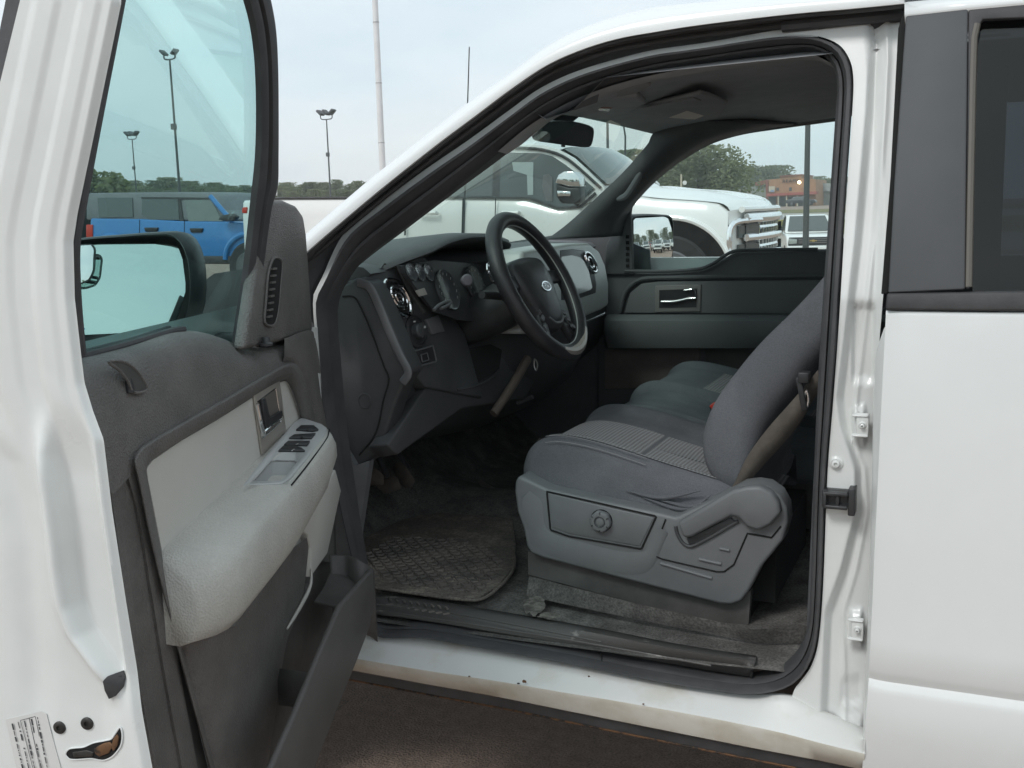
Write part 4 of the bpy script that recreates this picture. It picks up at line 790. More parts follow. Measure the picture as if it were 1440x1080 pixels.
q = MB(); q.loft([sp([YP(x, y, .80) for x, y in [(655, 364), (672, 366), (684, 380), (692, 398)]], 16), sp([YP(x, y, .80)+Vector((.02, .03, -.012)) for x, y in [(662, 373), (672, 378), (680, 390), (688, 404)]], 16)]); T('binnacle_cheek', q, M['dashgrey'], dash, solid=.01)
# lower fascia, recess box and lower panel lines
FD('lower_fascia', [(600, 545), (588, 522), (640, 500), (700, 488), (760, 520), (740, 560), (650, 575), (560, 640), (545, 625)], -.01, .06, M['dashlow'], bev=.006)
FD('cubby', [(648, 492), (690, 484), (706, 492), (702, 520), (668, 540), (643, 545)], -.006, .005, M['gap'], bev=0)  # flat near-black patch paints the shade inside the recess box
q = MB(); q.tube(sp(many(fpt, [(642, 548), (668, 543), (690, 532), (702, 520)], .0), 20), .004, 8); T('cubby_lip', q, M['dashlow'], dash)
# centre stack
def cpn(px, py, h=0): n_ = np.array((.97, .0, .22)); c_ = np.array((-1.085, 1.02, 1.30)); n_ = n_/np.linalg.norm(n_); return PT(px, py, n_, n_@c_+h)
cs = [(736, 352), (800, 342), (830, 342), (843, 352), (852, 372), (857, 400), (857, 430), (848, 436), (806, 453), (760, 470), (736, 470)]
q = MB(); q.prism(many(cpn, cs, .0), (-.09, 0, 0)); st_ = T('centre_stack', q, M['stack'], dash, bev=.014, seg=4)
q = MB(); q.prism(many(cpn, [(788, 352), (806, 350), (822, 352), (833, 364), (839, 400), (838, 412), (808, 422), (790, 422)], .0015), (-.004, 0, 0)); T('screen_bezel', q, M['black'], st_, bev=.002)
q = MB(); q.prism(many(cpn, [(790, 361), (804, 359), (816, 362), (826, 372), (833, 404), (830, 408), (812, 414), (792, 415)], .003), (-.002, 0, 0)); T('touch_screen', q, M['screen'], st_)  # pale grey-green reflection is put into the screen colour
q = MB(); vr2 = cr_spline(many(cpn, [(822, 357), (827, 356), (834, 364), (839, 376), (837, 383), (831, 379), (825, 368)], .004), 40, closed=True); q.tube([tuple(p) for p in vr2], .005, 8, closed=True)
m2_ = vr2.mean(0); q.tube([tuple(m2_+(p-m2_)*.5) for p in vr2], .004, 8, closed=True); T('centre_vent', q, M['chrome'], st_)
q = MB(); q.prism([tuple(p) for p in vr2], (.001, 0, 0)); T('vent_core', q, M['gap'], st_)
q = MB(); vr3 = cr_spline(many(cpn, [(686, 372), (692, 372), (697, 384), (700, 398), (694, 396), (687, 384)], .004), 40, closed=True); q.tube([tuple(p) for p in vr3], .004, 8, closed=True); T('left_centre_vent', q, M['chrome'], st_)
q = MB(); q.tube(sp(many(cpn, [(806, 458), (830, 450), (850, 441)], .0), 12), .003, 8); T('stack_seam', q, M['chrome'], st_)
# pod on the dash top seen through the wheel
q = MB(); pc = YP(741, 372, .95); q.prism([YP(x, y, .92) for x, y in [(716, 382), (724, 362), (732, 354), (742, 362), (752, 378), (730, 392)]], (0, .12, 0)); T('dash_pod', q, M['black'], dash, bev=.008)
q = MB(); q.tube([YP(715, 384, .915), YP(724, 364, .915), YP(731, 356, .915)], .004, 8); T('pod_edge', q, M['dashgrey'], dash)
# ------------------------------------------------ steering wheel and column
WC = Vector(YP(757, 402, .60)); ta = R(27); wn = Vector((math.cos(ta), 0, math.sin(ta))); w1 = Vector((0, 1, 0)); w2 = wn.cross(w1).normalized()
if w2.z < 0: w2 = -w2
def W(a, b, h=0): return WC+w1*a+w2*b+wn*h
sw = MB(); RR = .186; pth = [W(RR*math.cos(t), RR*math.sin(t)) for t in np.linspace(0, 2*math.pi, 73)[:-1]]
sw.tube(pth, [(.0205, .0205)]*72, 14, closed=True); wheel_ = T('steering_wheel', sw, M['leather'], smooth=180)
q = MB(); q.tube([W((RR-.0195)*math.cos(t), (RR-.0195)*math.sin(t), .0065) for t in np.linspace(0, 2*math.pi, 73)[:-1]], .0016, 6, closed=True); T('wheel_trim', q, M['stack'], wheel_)
q = MB(); ar = [W((RR+.001)*math.cos(t), (RR+.001)*math.sin(t), .0085) for t in np.linspace(R(236), R(324), 30)]; q.tube(ar, [.010+.005*math.sin(i/29*math.pi) for i in range(30)], 10); T('lower_rim_trim', q, M['silver'], wheel_)
# hub pad
pad = [(a*1.22, b*1.22) for a, b in [(-.075, .055), (-.03, .066), (.03, .066), (.075, .055), (.082, .02), (.068, -.03), (.045, -.082), (.02, -.098), (-.02, -.098), (-.045, -.082), (-.068, -.03), (-.082, .02)]]
ps = cr_spline([(a, b, 0) for a, b in pad], 60, closed=True)
q = MB(); q.loft([[W(a*f, b*f, h) for a, b, _ in ps] for f, h in ((1.02, -.045), (1.02, -.02), (1.0, -.008), (.94, .004), (.75, .012), (.4, .017), (.1, .018))], closed=True); q.f.append(tuple(range(len(q.v)-60, len(q.v)))); hub = T('airbag_cover', q, M['black'], wheel_, smooth=60)
for sgn in (-1, 1):
    q = MB(); q.loft([[W(sgn*.06, .045, -.006), W(sgn*.06, .0, -.006), W(sgn*.05, -.02, -.02), W(sgn*.06, .03, -.03)], [W(sgn*.11, .04, -.004), W(sgn*.11, .005, -.004), W(sgn*.11, .0, -.02), W(sgn*.11, .03, -.026)], [W(sgn*RR, .035, -.002), W(sgn*RR, .0, -.002), W(sgn*RR, .0, -.014), W(sgn*RR, .03, -.016)]], closed=True, cap=True); T('spoke', q, M['black'], wheel_, bev=.004)
    q = MB(); q.prism([W(sgn*.036, -.07, -.002), W(sgn*.060, -.04, -.002), W(sgn*.098, -.148, -.006), W(sgn*.068, -.165, -.006)], -wn*.016); T('spoke', q, M['black'], wheel_, bev=.004)
    q = MB()
    for k in range(4): q.box(W(sgn*(.062+.009*k), -.062-.021*k, .001), (.018, .010, .005), w1*1+w2*(-.5*sgn), w2*1+w1*(.5*sgn), wn)
    T('wheel_button', q, M['dashgrey'], wheel_)
    q = MB(); q.tube([W(sgn*.087, .0, -.004), W(sgn*.076, -.025, -.003), W(sgn*.066, -.055, -.003)], .0028, 8); T('spoke_trim', q, M['silver'], wheel_)
q = MB(); q.tube(sp([W(.045, -.086, .006), W(.02, -.104, .007), W(-.02, -.104, .007), W(-.045, -.086, .006)], 20), .004, 8); T('pad_edge', q, M['dashgrey'], wheel_)
q = MB(); el = [W(.027*math.cos(t), -.010+.0135*math.sin(t), .0185) for t in np.linspace(0, 2*math.pi, 41)[:-1]]; q.prism(el, wn*.002); em = T('emblem', q, M['chrome'], wheel_)
q = MB(); q.prism([W(.0235*math.cos(t), -.010+.0106*math.sin(t), .0207) for t in np.linspace(0, 2*math.pi, 41)[:-1]], wn*.0004); T('emblem_field', q, mat('emblem_enamel', (.30, .34, .38), .3), wheel_)
q = MB()
for pts in ([(-.017, .012), (-.015, .015), (-.008, .0145), (-.011, .007), (-.014, .002), (-.017, .003)], [(-.013, .009), (-.006, .0095)], [(-.003, .008), (-.005, .004), (-.001, .004), (0, .008), (-.003, .008)], [(.004, .009), (.004, .0035)], [(.004, .007), (.008, .009)], [(.013, .005), (.010, .008), (.010, .004), (.014, .004), (.016, .015), (.0145, .003), (.018, .004)]):
    q.tube(sp([W(a, b-.018, .0214) for a, b in pts], 14), .0009, 6)
T('emblem_script', q, M['chrome'], wheel_)
q = MB(); q.lathe(W(0, 0, -.35), wn, [(.045, 0), (.05, .12), (.06, .15), (.062, .28), (.05, .33), (0, .33)], 28); col_ = T('steering_column', q, M['black'], smooth=40)
q = MB(); q.tube([W(-.05, .0, -.06), W(-.12, .02, -.07), W(-.165, .028, -.075)], [.008, .011, .010], 12); k_ = YP(657, 393, .42); T('indicator_stalk', q, M['black'], col_)
q = MB(); pk_ = gp(657, 394, .07); q.lathe(pk_, (.7, -.7, .1), [(0, -.02), (.012, -.018), (.015, 0), (.012, .004), (0, .005)], 20); T('stalk_end', q, mat('stalk_end_cap', (.10, .095, .11), .5), col_)
# selector lever / lower column strut, pedals, keys
q = MB(); a = YP(742, 504, .74); b_ = YP(694, 582, .62); q.tube(sp([a, a*.5+b_*.5+Vector((.004, 0, 0)), b_], 12), [(.019, .012)]*12, 10, flat=(0, 1, .3)); T('lever', q, mat('brown_lever', (.15, .125, .105), .5), col_, smooth=50)
q = MB(); a = YP(727, 662*0+560, .75); q.tube([YP(727, 567, .8), YP(749, 558, .8)], .006, 8); T('hood_release', q, M['dash'], dash)
pedm = mat('worn_pedal_rubber', (.11, .092, .076), .6, c2=(.07, .06, .055), vscale=40)
for pts, y in (([(502, 665), (530, 660), (541, 668), (540, 684), (512, 684), (502, 678)], .42), ([(561, 664), (572, 656), (585, 676), (578, 689), (568, 686)], .62), ([(536, 690), (560, 672), (566, 688), (543, 696)], .56)):
    q = MB(); q.prism(many(YP, pts, y), (-.03, .012, .012)); T('pedal', q, pedm, bev=.004)
q = MB(); q.tube([YP(545, 672, .55), Vector(YP(560, 600, .6))+Vector((-.15, 0, .1))], .008, 8); q.tube([YP(574, 660, .63), Vector(YP(574, 600, .68))+Vector((-.15, 0, .1))], .008, 8); T('pedal_arm', q, M['black'])
q = MB(); q.box(YP(546, 631, .45), (.02, .01, .008), (1, .3, .3)); T('obd_port', q, M['paper'], dash)
q = MB(); q.tube(sp(many(YP, [(752, 505), (756, 512), (754, 521), (751, 514)], .62), 20, closed=True), .002, 6, closed=True); T('key', q, M['steel'], col_)
# ------------------------------------------------ seats
def cushion(name, y0, y1, par, m, x0=-.965, dz=0, boost=.022, xb=-.33):
    top = [(x0+.03, .79), (x0+.005, .84), (x0-.006, .90), (x0+.010, .945), (x0+.045, .972), (x0+.10, .980), (x0+.19, .968), (x0+.32, .935), (x0+.46, .902), (xb, .885), (xb+.02, .87)]
    pts = cr_spline([(x, z, 0) for x, z in top], 34); rows = []
    for t in np.linspace(0, 1, 27):
        s_ = (1-abs(2*t-1)); e = math.exp(-((s_-.16)/.13)**2)*boost; edge = max(0, 1-s_/.12)
        yy = y0+(y1-y0)*t; rows.append([(x+.035*edge**2*(1 if i < 14 else 0)*sstep(14, 0, i), yy, max(.79, z+dz+e-.055*edge**2.2)) for i, (x, z, _) in enumerate(pts)])
    q = MB(); lo0 = [(p[0], y0-.004, .80) for p in rows[0]]; lo1 = [(p[0], y1+.004, .80) for p in rows[-1]]
    mid0 = [(p[0], y0-.014, (p[2]+.80)/2) for p in rows[0]]; mid1 = [(p[0], y1+.014, (p[2]+.80)/2) for p in rows[-1]]
    q.loft([lo0, mid0]+rows+[mid1, lo1]); return T(name, q, m, par, smooth=180, sub=1), rows
seat = None
def seat_z(rows, x, y):
    best = min(((p[0]-x)**2+(p[1]-y)**2, p[2]) for r_ in rows for p in r_ if p[2] > .86); return best[1]
# driver seat base trim
base = [(723, 690), (724, 676), (730, 669), (740, 674), (770, 688), (850, 706), (933, 723), (950, 728), (1010, 700), (1043, 683), (1062, 681), (1079, 684), (1096, 696), (1106, 714), (1108, 735), (1101, 760), (1071, 797), (1054, 830), (1042, 846), (1028, 851), (1012, 850), (880, 816), (762, 785), (746, 778), (740, 768), (735, 742), (727, 720)]
q = MB(); q.prism(many(YP, base, .285), (0, .07, 0)); seat = T('driver_seat', q, M['seatplastic'], bev=.014, seg=4); seat['label'] = 'grey cloth driver seat with plastic base trim'
q = MB(); q.prism([(-.90, .36, .66), (-.90, .36, .80), (-.38, .36, .80), (-.38, .36, .66)], (0, .44, 0)); T('seat_frame', q, M['gap'], seat)
q = MB(); q.prism(many(YP, [(742, 775), (880, 812), (1030, 848), (1056, 830), (1052, 884), (900, 850), (743, 808)], .31), (0, .02, 0)); T('seat_riser', q, M['trim2'], seat)
q = MB(); q.prism(many(YP, [(743, 772), (743, 806), (1052, 884), (1058, 800)], .33), (0, .45, 0)); T('seat_rail', q, M['gap'], seat)
def SD(name, pts, y, th, m, bev=.003, **k): q = MB(); q.prism(many(YP, pts, y), (0, th, 0)); return T(name, q, m, seat, bev=bev, **k)
q = MB(); q.tube(sp(many(YP, [(769, 691), (845, 708), (923, 726), (902, 772), (800, 754), (774, 745)], .284), 120, smooth=False, closed=True), .0022, 6, closed=True); T('panel_seam', q, M['gap'], seat)
SD('side_panel', [(771, 693), (846, 711), (920, 728), (900, 769), (800, 751), (776, 742)], .283, .01, M['seatplastic'], bev=.003)
# sloping shoulder under the panel
q = MB(); q.loft([sp(many(YP, [(745, 690), (762, 706), (768, 742), (798, 757), (902, 776), (922, 742)], .284), 40), sp(many(YP, [(735, 700), (752, 722), (758, 752), (790, 772), (905, 792), (935, 745)], .279), 40), sp(many(YP, [(733, 720), (744, 745), (750, 765), (788, 786), (905, 806), (940, 750)], .2845), 40)]); T('base_shoulder', q, M['seatplastic'], seat, smooth=180)
kc = YP(846, 732, .283); q = MB(); q.lathe(kc, (0, -1, 0), [(.0255, -.002), (.0255, .001), (.024, .0015)], 40); T('knob_seat', q, M['gap'], seat)
q = MB(); q.lathe(kc, (0, -1, 0), [(.0238, .0), (.0238, .010), (.0215, .014), (.013, .015), (.011, .012), (.009, .014), (0, .015)], 72, wob=lambda a: 1+.035*math.cos(6*a)); T('recliner_knob', q, M['seatplastic'], seat, smooth=45, bev=.0008)
q = MB(); q.tube([kc+Vector((.0118*math.cos(t), -.0145, .0118*math.sin(t))) for t in np.linspace(0, 6.283, 41)[:-1]], .0013, 6, closed=True)
for k in range(6):
    t = k*math.pi/3+.5; q.tube([kc+Vector((.0175*math.cos(t), -.014, .0175*math.sin(t))), kc+Vector((.0225*math.cos(t), -.012, .0225*math.sin(t)))], .0022, 6)
T('knob_detail', q, M['dash'], seat)
lev = [(952, 736), (1030, 690), (1050, 685), (1068, 684), (1084, 692), (1094, 706), (1098, 722), (1084, 738), (1066, 747), (1050, 742), (1038, 728), (1028, 726), (972, 756), (960, 757)]
SD('recliner_lever', lev, .262, .03, M['seatplastic'], bev=.008)
q = MB(); q.tube(sp(many(YP, [(950, 740), (953, 752), (962, 765), (974, 768), (1038, 733)], .283), 30), .004, 8); T('lever_recess', q, M['dash'], seat)
SD('lever_well', [(966, 757), (1027, 728), (1034, 734), (980, 764), (968, 766)], .281, .01, M['dash'], bev=.002)
q = MB(); q.tube(sp(many(YP, [(936, 730), (918, 780), (930, 786), (1008, 804), (1018, 804), (1032, 794), (1051, 750), (1085, 756), (1098, 740)], .284), 80, smooth=False), .0018, 6); T('panel_seam', q, M['gap'], seat)
q = MB()
for (a, b_) in (((929, 792), (1001, 813)), ((983, 786), (1014, 793)), ((1012, 771), (1026, 774))): q.tube([YP(*a, .284), YP(*b_, .284)], .0036, 8)
T('moulded_rib', q, M['seatplastic'], seat)
cu, rows = cushion('cushion', .335, .835, seat, M['fabric'], xb=-.43)
# woven insert on the cushion (two panels with a seam between)
def patch(name, x0, x1, y0, y1, m, par, rows_, lift=.0035, nx=14, ny=14, skew=.0):
    q = MB(); g_ = []
    top = {}
    for j in range(ny):
        y = y0+(y1-y0)*j/(ny-1); k = min(range(len(rows_)-1), key=lambda i: abs((rows_[i][0][1]+rows_[i+1][0][1])/2-y)); t = (y-rows_[k][0][1])/(rows_[k+1][0][1]-rows_[k][0][1])
        A = np.array(rows_[k])*(1-t)+np.array(rows_[k+1])*t; i0 = int(np.argmin(A[:14, 0])); xs = A[i0:, 0]; zs = A[i0:, 2]; l_ = []
        for i in range(nx):
            x = x0+(x1-x0)*i/(nx-1)+skew*(y-y0); puff = math.sin(math.pi*i/(nx-1))**.5*math.sin(math.pi*j/(ny-1))**.5
            l_.append((x, y, np.interp(x, xs, zs)+lift*puff+.0004))
        g_.append(l_)
    q.loft(g_); return T(name, q, m, par, smooth=180)
patch('woven_insert', -.938, -.705, .372, .655, M['weave'], seat, rows, .006, 24, 22)
patch('woven_insert', -.698, -.40, .372, .515, M['weave'], seat, rows, .005, 22, 16)
patch('woven_insert', -.698, -.40, .518, .655, M['weave'], seat, rows, .005, 22, 16)
q = MB()
for y in (.349, .356): 
    r_ = rows[2]; q.tube(sp([(p[0], y, p[2]+.001) for p in rows[1 if y < .35 else 2][10:22]], 50), .0011, 6)
T('stitching', q, mat('light_thread', (.20, .205, .215), .8), seat)
# folds at the back of the side bolster
q = MB()
for (a, m_, b_) in (((905, 700), (960, 716), (1005, 700)), ((930, 704), (975, 712), (1000, 696)), ((880, 690), (930, 700), (985, 690))): q.tube(sp(many(YP, [a, m_, b_], .327), 14), [.001+.004*math.sin(i/13*math.pi) for i in range(14)], 8)
T('fabric_fold', q, M['fabric'], seat)
# driver backrest
fc = [(1028, 692), (1012, 676), (1002, 655), (999, 630), (1003, 603), (1018, 568), (1050, 524), (1085, 483), (1120, 449), (1150, 418), (1200, 360)]
fcw = cr_spline(many(YP, fc, .35), 40); q = MB(); rows2 = []
def back(y0, y1, fcw, th, name, m, par, bol=.03):
    rows_ = []
    for t in np.linspace(0, 1, 25):
        s_ = 1-abs(2*t-1); y = y0+(y1-y0)*t; e = bol*math.exp(-((s_-.14)/.14)**2); edge = max(0, 1-s_/.10)
        dx = -e+.05*edge**2; rows_.append([(p[0]+dx+.0, y, p[2]) for p in fcw])
    thk = np.interp(np.linspace(0, 1, len(fcw)), [0, .12, .4, 1], [.07, .12, .15, .14])
    b0 = [(p[0]+k, y0+.02, p[2]-.01) for p, k in zip(fcw, thk)]; b1 = [(p[0]+k, y1-.02, p[2]-.01) for p, k in zip(fcw, thk)]
    m0 = [(p[0]+k*.55, y0-.006, p[2]) for p, k in zip(fcw, thk)]; m1 = [(p[0]+k*.55, y1+.006, p[2]) for p, k in zip(fcw, thk)]
    q = MB(); q.loft([b0, m0]+rows_+[m1, b1]); q.loft([b0, b1]); return T(name, q, m, par, smooth=180, sub=1)
back(.355, .83, fcw, .12, 'backrest', M['fabric'], seat)
# taupe seat back panel / webbing along the rear edge
wb0 = many(YP, [(1024, 694), (1034, 676), (1052, 640), (1078, 604), (1108, 570), (1134, 540), (1150, 520)], .345); wb1 = many(YP, [(1030, 694), (1052, 676), (1078, 648), (1102, 622), (1126, 592), (1142, 562), (1158, 540)], .355)
q = MB(); q.loft([sp(wb0, 40), sp(wb1, 40)]); T('seat_back_panel', q, M['belt'], seat, solid=.006, soff=-1, smooth=180)
q = MB(); p = YP(1131, 530, .32); q.box(p, (.022, .03, .022)); q.box(p+Vector((-.004, -.002, -.035)), (.012, .012, .07), (1, 0, .2), (0, 1, 0), (-.2, 0, 1)); T('recline_strap', q, M['black'], seat, bev=.002)
q = MB(); q.tube(sp(many(YP, [(1134, 549), (1137, 562), (1134, 573), (1130, 572), (1131, 560)], .318), 30, closed=True), .0028, 8, closed=True); T('belt_loop', q, M['chrome'], seat)
# belt buckle
q = MB(); p = YP(1010, 585, .80); q.prism([YP(997, 571, .84), YP(1019, 564, .84), YP(1022, 596, .84), YP(1004, 606, .84)], (0, .03, 0)); bk_ = T('belt_buckle', q, M['black'], seat, bev=.004)
q = MB(); q.prism([YP(997, 571, .838), YP(1016, 563, .838), YP(1020, 567, .838), YP(1002, 577, .838)], (0, .032, .002)); T('buckle_button', q, M['red'], bk_, bev=.002)
# centre and passenger seats
q = MB(); q.prism([(-.90, .86, .68), (-.90, .86, .82), (-.35, .86, .82), (-.35, .86, .68)], (0, .27, 0)); cs_ = T('centre_seat', q, M['trim2'])
c2, r2 = cushion('cushion', .862, 1.128, cs_, M['fabric2'], x0=-.945, dz=.0, boost=.004)
q = MB(); q.prism([(-.92, 1.16, .66), (-.92, 1.16, .82), (-.35, 1.16, .82), (-.35, 1.16, .66)], (0, .50, 0)); ps_ = T('passenger_seat', q, M['trim2'])
c3, r3 = cushion('cushion', 1.155, 1.66, ps_, M['fabric2'], x0=-.965, dz=.0)
patch('woven_insert', -.76, -.40, 1.24, 1.57, M['weave'], ps_, r3, .005, 16, 16)
fc2 = [tuple(Vector(p)+Vector((-.035, 0, .0))) for p in fcw]
back(.865, 1.125, np.array(fc2), .1, 'backrest', M['fabric2'], cs_, bol=.006)
back(1.155, 1.66, np.array(fc2), .1, 'backrest', M['fabric2'], ps_)
# ------------------------------------------------ floor mat, scuff plate
fmz = .628
mp_ = [(490, 660), (520, 650), (640, 655), (716, 700), (726, 770), (722, 800), (700, 827), (674, 843), (640, 842), (600, 837), (526, 826), (500, 790)]
q = MB(); q.prism(many(ZP, mp_, fmz), (0, 0, .006)); fm_ = T('floor_mat', q, M['mat'], bev=.003)
q = MB(); q.tube(sp(many(ZP, [(722, 770), (722, 800), (700, 827), (674, 843), (640, 842), (600, 837), (526, 826)], fmz+.007), 60), .004, 8); T('mat_edge', q, M['mat'], fm_)
q = MB(); A = ZP(535, 822, 0)
poly_ = np.array([(p.x, p.y) for p in many(ZP, [(508, 812), (520, 775), (560, 757), (660, 762), (706, 790), (698, 820), (672, 838), (600, 832)], fmz)])
def inside(x, y):
    c = False; n_ = len(poly_); j = n_-1
    for i in range(n_):
        if (poly_[i][1] > y) != (poly_[j][1] > y) and x < (poly_[j][0]-poly_[i][0])*(y-poly_[i][1])/(poly_[j][1]-poly_[i][1])+poly_[i][0]: c = not c
        j = i
    return c
xs0, ys0 = poly_.min(0); xs1, ys1 = poly_.max(0); stp = .0185; i = 0
for ix in range(int((xs1-xs0)/stp)+1):
    for iy in range(int((ys1-ys0)/stp)+1):
        x, y = xs0+ix*stp, ys0+iy*stp
        if not inside(x, y): continue
        s_ = 1 if (ix+iy) % 2 else -1; d_ = Vector((.707, .707*s_, 0)); p_ = Vector((-.707*s_, .707, 0))
        for o_ in (-.0045, .0045): q.box(Vector((x, y, fmz+.0072))+p_*o_*.75, (.016, .003, .003), d_, p_)
T('mat_tread', q, M['tread'], fm_)
q = MB(); 
for k in range(12):
    a = ZP(500+k*9, 722-k*3+10, .64); q.tube([a, a+Vector((-.05, .05, .03))], .003, 6)
T('heel_rib', q, M['tread'], fm_)
# trans tunnel-side carpet riser behind the mat
q = MB(); q.loft([sp(many(BP, [(524, 862), (600, 872), (700, 889), (800, 906), (850, 916), (930, 931), (1000, 943), (1057, 952)], .105), 40), sp(many(ZP, [(528, 840), (600, 848), (700, 866), (800, 884), (850, 893), (930, 909), (1000, 921), (1062, 930)], .637), 40), sp(many(ZP, [(530, 836), (600, 843), (700, 859), (800, 876), (850, 885), (930, 901), (1000, 913), (1064, 922)], .628), 40)]); sc = T('scuff_plate', q, M['scuff'], smooth=60, solid=.004)
q = MB(); q.tube(sp(many(ZP, [(528, 850), (620, 860), (720, 878), (846, 903)], .640), 30), .002, 6); q.tube(sp(many(ZP, [(528, 858), (700, 884), (846, 908), (1000, 936)], .636), 30), .002, 6); T('plate_rib', q, M['scuff'], sc)
q = MB(); q.tube([BP(845, 915, .102), BP(847, 936, .075)], .0015, 6); q.tube([BP(1060, 930, .108), BP(1056, 952, .10)], .003, 6); T('plate_joint', q, M['gap'], sc)
q = MB()
for ix in range(9):
    for s_ in (-1, 1):
        p = ZP(548+ix*10, 846+ix*1.6+s_*4, .6395); q.box(p, (.016, .004, .003), (.7, .7*s_, 0), (-.7*s_, .7, 0))
T('plate_tread', q, M['tread'], sc)
for (cx, cy, rx, ry) in ((752, 852, 18, 14), (772, 866, 16, 5)):
    q = MB(); q.prism([ZP(cx+rx*math.cos(a)*random.uniform(.75, 1.1), cy+ry*math.sin(a)*random.uniform(.7, 1.1), .637) for a in np.linspace(0, 6.283, 26)[:-1]], (0, 0, .0012)); T('mud_patch', q, M['dust'])
q = MB(); a, b_ = many(ZP, [(715, 855), (1060, 925)], .66)
q.loft([[ZP(740, 838, .63), ZP(900, 872, .63), ZP(1070, 905, .63), ZP(1130, 905, .63)], [ZP(744, 810, .67), ZP(900, 850, .67), ZP(1060, 885, .67), ZP(1140, 880, .67)]]); T('carpet_riser', q, M['carpet'], smooth=180)
# ================================================================== THE LOT BEYOND
def tilt(px, py, y0, zb, sl):
    q = YP(px, py, y0)
    return q if q.z < zb else PT(px, py, (0, 1, -sl), y0-sl*zb)
# ---------------- white heavy pickup
Y0, W_ = 8.0, 2.03
hd = empty('heavy_pickup', (-4.2, 9.0, terr(-4.2, 9)), 'big white crew cab pickup with chrome mirrors parked facing right beyond the windshield', 'pickup truck')
M['white2'] = mat('gloss_white_paint', (.78, .79, .77), .22, coat=.8)
M['grey_glass'] = mat('tinted_side_glass', (.06, .075, .075), .08, coat=1)
def HS(px, py, o=0): return tilt(px, py, Y0+o, 1.62, .24)
def far(p, wd=W_, y0=Y0): p = Vector(p); return Vector((p.x, 2*y0+wd-p.y, p.z))
def H(name, m, mt, par=None, **k): return obj(name, m, mt, par or hd, **k)
# body below the belt
side = [(342, 282), (392, 279), (480, 278), (566, 277.5), (614, 277), (652, 277), (697, 278), (739, 279), (761, 285), (782, 292), (815, 290), (848, 277), (895, 275), (918, 279), (987, 283), (1012, 287), (1024, 298)]
zl = .72
q = MB(); pt = many(HS, side); low = [Vector((p.x, p.y+.02, zl)) for p in pt]; n_ = 46
A = sp(pt, n_, smooth=False); 
def row(f): return [f(Vector(p)) for p in A]
q.loft([row(lambda p: Vector((p.x, p.y+.05, zl))), row(lambda p: Vector((p.x, p.y-.0, zl+.2))), row(lambda p: Vector((p.x, p.y-.03, 1.15))), row(lambda p: Vector((p.x, p.y-.02, p.z-.18))), row(lambda p: Vector((p.x, p.y, p.z-.03))), row(lambda p: Vector((p.x, p.y+.03, p.z))), row(lambda p: Vector((p.x, p.y+W_-.03, p.z))), row(lambda p: Vector((p.x, p.y+W_, p.z-.03))), row(lambda p: Vector((p.x, p.y+W_-.05, zl)))])
H('body', q, M['white2'], smooth=50)
xr_, xf = HS(342, 282).x, HS(1024, 298).x
q = MB(); q.prism([(xr_, Y0+.03, zl), (xr_, Y0+W_-.03, zl), (xr_, Y0+W_-.03, 1.66), (xr_, Y0+.03, 1.66)], (.04, 0, 0)); H('tailgate', q, M['white2'], bev=.02)
q = MB(); q.prism([YP(340, 292, Y0-.005), YP(347, 291, Y0-.005), YP(347, 300, Y0-.005), YP(340, 300, Y0-.005)], (0, .2, 0)); H('tail_light', q, M['red'], bev=.01)
q = MB(); q.prism(many(HS, [(366, 277.5), (566, 276), (566, 279), (366, 280)], -.01), (0, .12, 0)); H('bed_rail', q, M['rubber'], bev=.01)
# hood dome and front end
q = MB(); hl_ = [(838, 262), (880, 262), (912, 262), (956, 266), (1002, 268.5), (1048, 275), (1063, 279), (1074, 285), (1080, 292)]
hp = [YP(x, y, Y0+1.0) for x, y in hl_]; hs = [HS(x, y) for x, y in [(846, 277), (870, 276), (895, 276), (930, 279.5), (970, 282), (1000, 284.5), (1014, 286.5), (1022, 291), (1026, 297)]]
hp = [Vector(p) for p in sp(hp, 30)]; hs = [Vector(p) for p in sp(hs, 30)]; secs = []
for a, b_ in zip(hs, hp):
    l_ = []
    for t in np.linspace(0, 1, 17):
        s_ = abs(2*t-1); y = Y0+.02+(W_-.04)*t; k = 1-s_**4; x = a.x*s_**2+b_.x*(1-s_**2); l_.append((x, y, (a.z+.004)*(1-k)+b_.z*k+.02*math.exp(-((s_-.62)/.12)**2)-.012*math.exp(-((s_-.80)/.06)**2)))
    secs.append(l_)
q.loft(secs); H('hood', q, M['white2'], smooth=60)
xfr = hp[-1].x
def fx0(y): return xfr+.018-.10*abs((y-(Y0+1.0)))**2.2
q = MB(); q.loft([[(xf+.0, Y0+.0, 1.45), (xf+.06, Y0+.06, 1.46), (xfr-.04, Y0+.35, 1.47), (xfr, Y0+1.0, 1.48), (xfr-.04, Y0+W_-.35, 1.47), (xf+.06, Y0+W_-.06, 1.46)], [(xf+.0, Y0+.0, .6), (xf+.06, Y0+.06, .6), (xfr-.04, Y0+.35, .6), (xfr, Y0+1.0, .6), (xfr-.04, Y0+W_-.35, .6), (xf+.06, Y0+W_-.06, .6)]]); H('front_end', q, M['white2'], smooth=60); q = MB(); q.loft([[(fx0(y), y, z) for y in np.linspace(Y0+.16, Y0+W_-.16, 15)] for z in (1.42, .95)]); H('grille_backing', q, M['black'])
gx = xfr+.02
def fx(y): t = (y-(Y0+1.0))/1.0; return xfr+.04-.10*abs(t)**2.2
q = MB()
for z, r_ in ((1.38, .045), (1.20, .035), (1.02, .045)):
    q.tube([(fx(y), y, z) for y in np.linspace(Y0+.12, Y0+W_-.12, 21)], [(.03, r_)]*21, 8, flat=(1, 0, 0))
for z in (1.29, 1.11): q.tube([(fx(y)-.02, y, z) for y in np.linspace(Y0+.5, Y0+1.5, 15)], .022, 6)
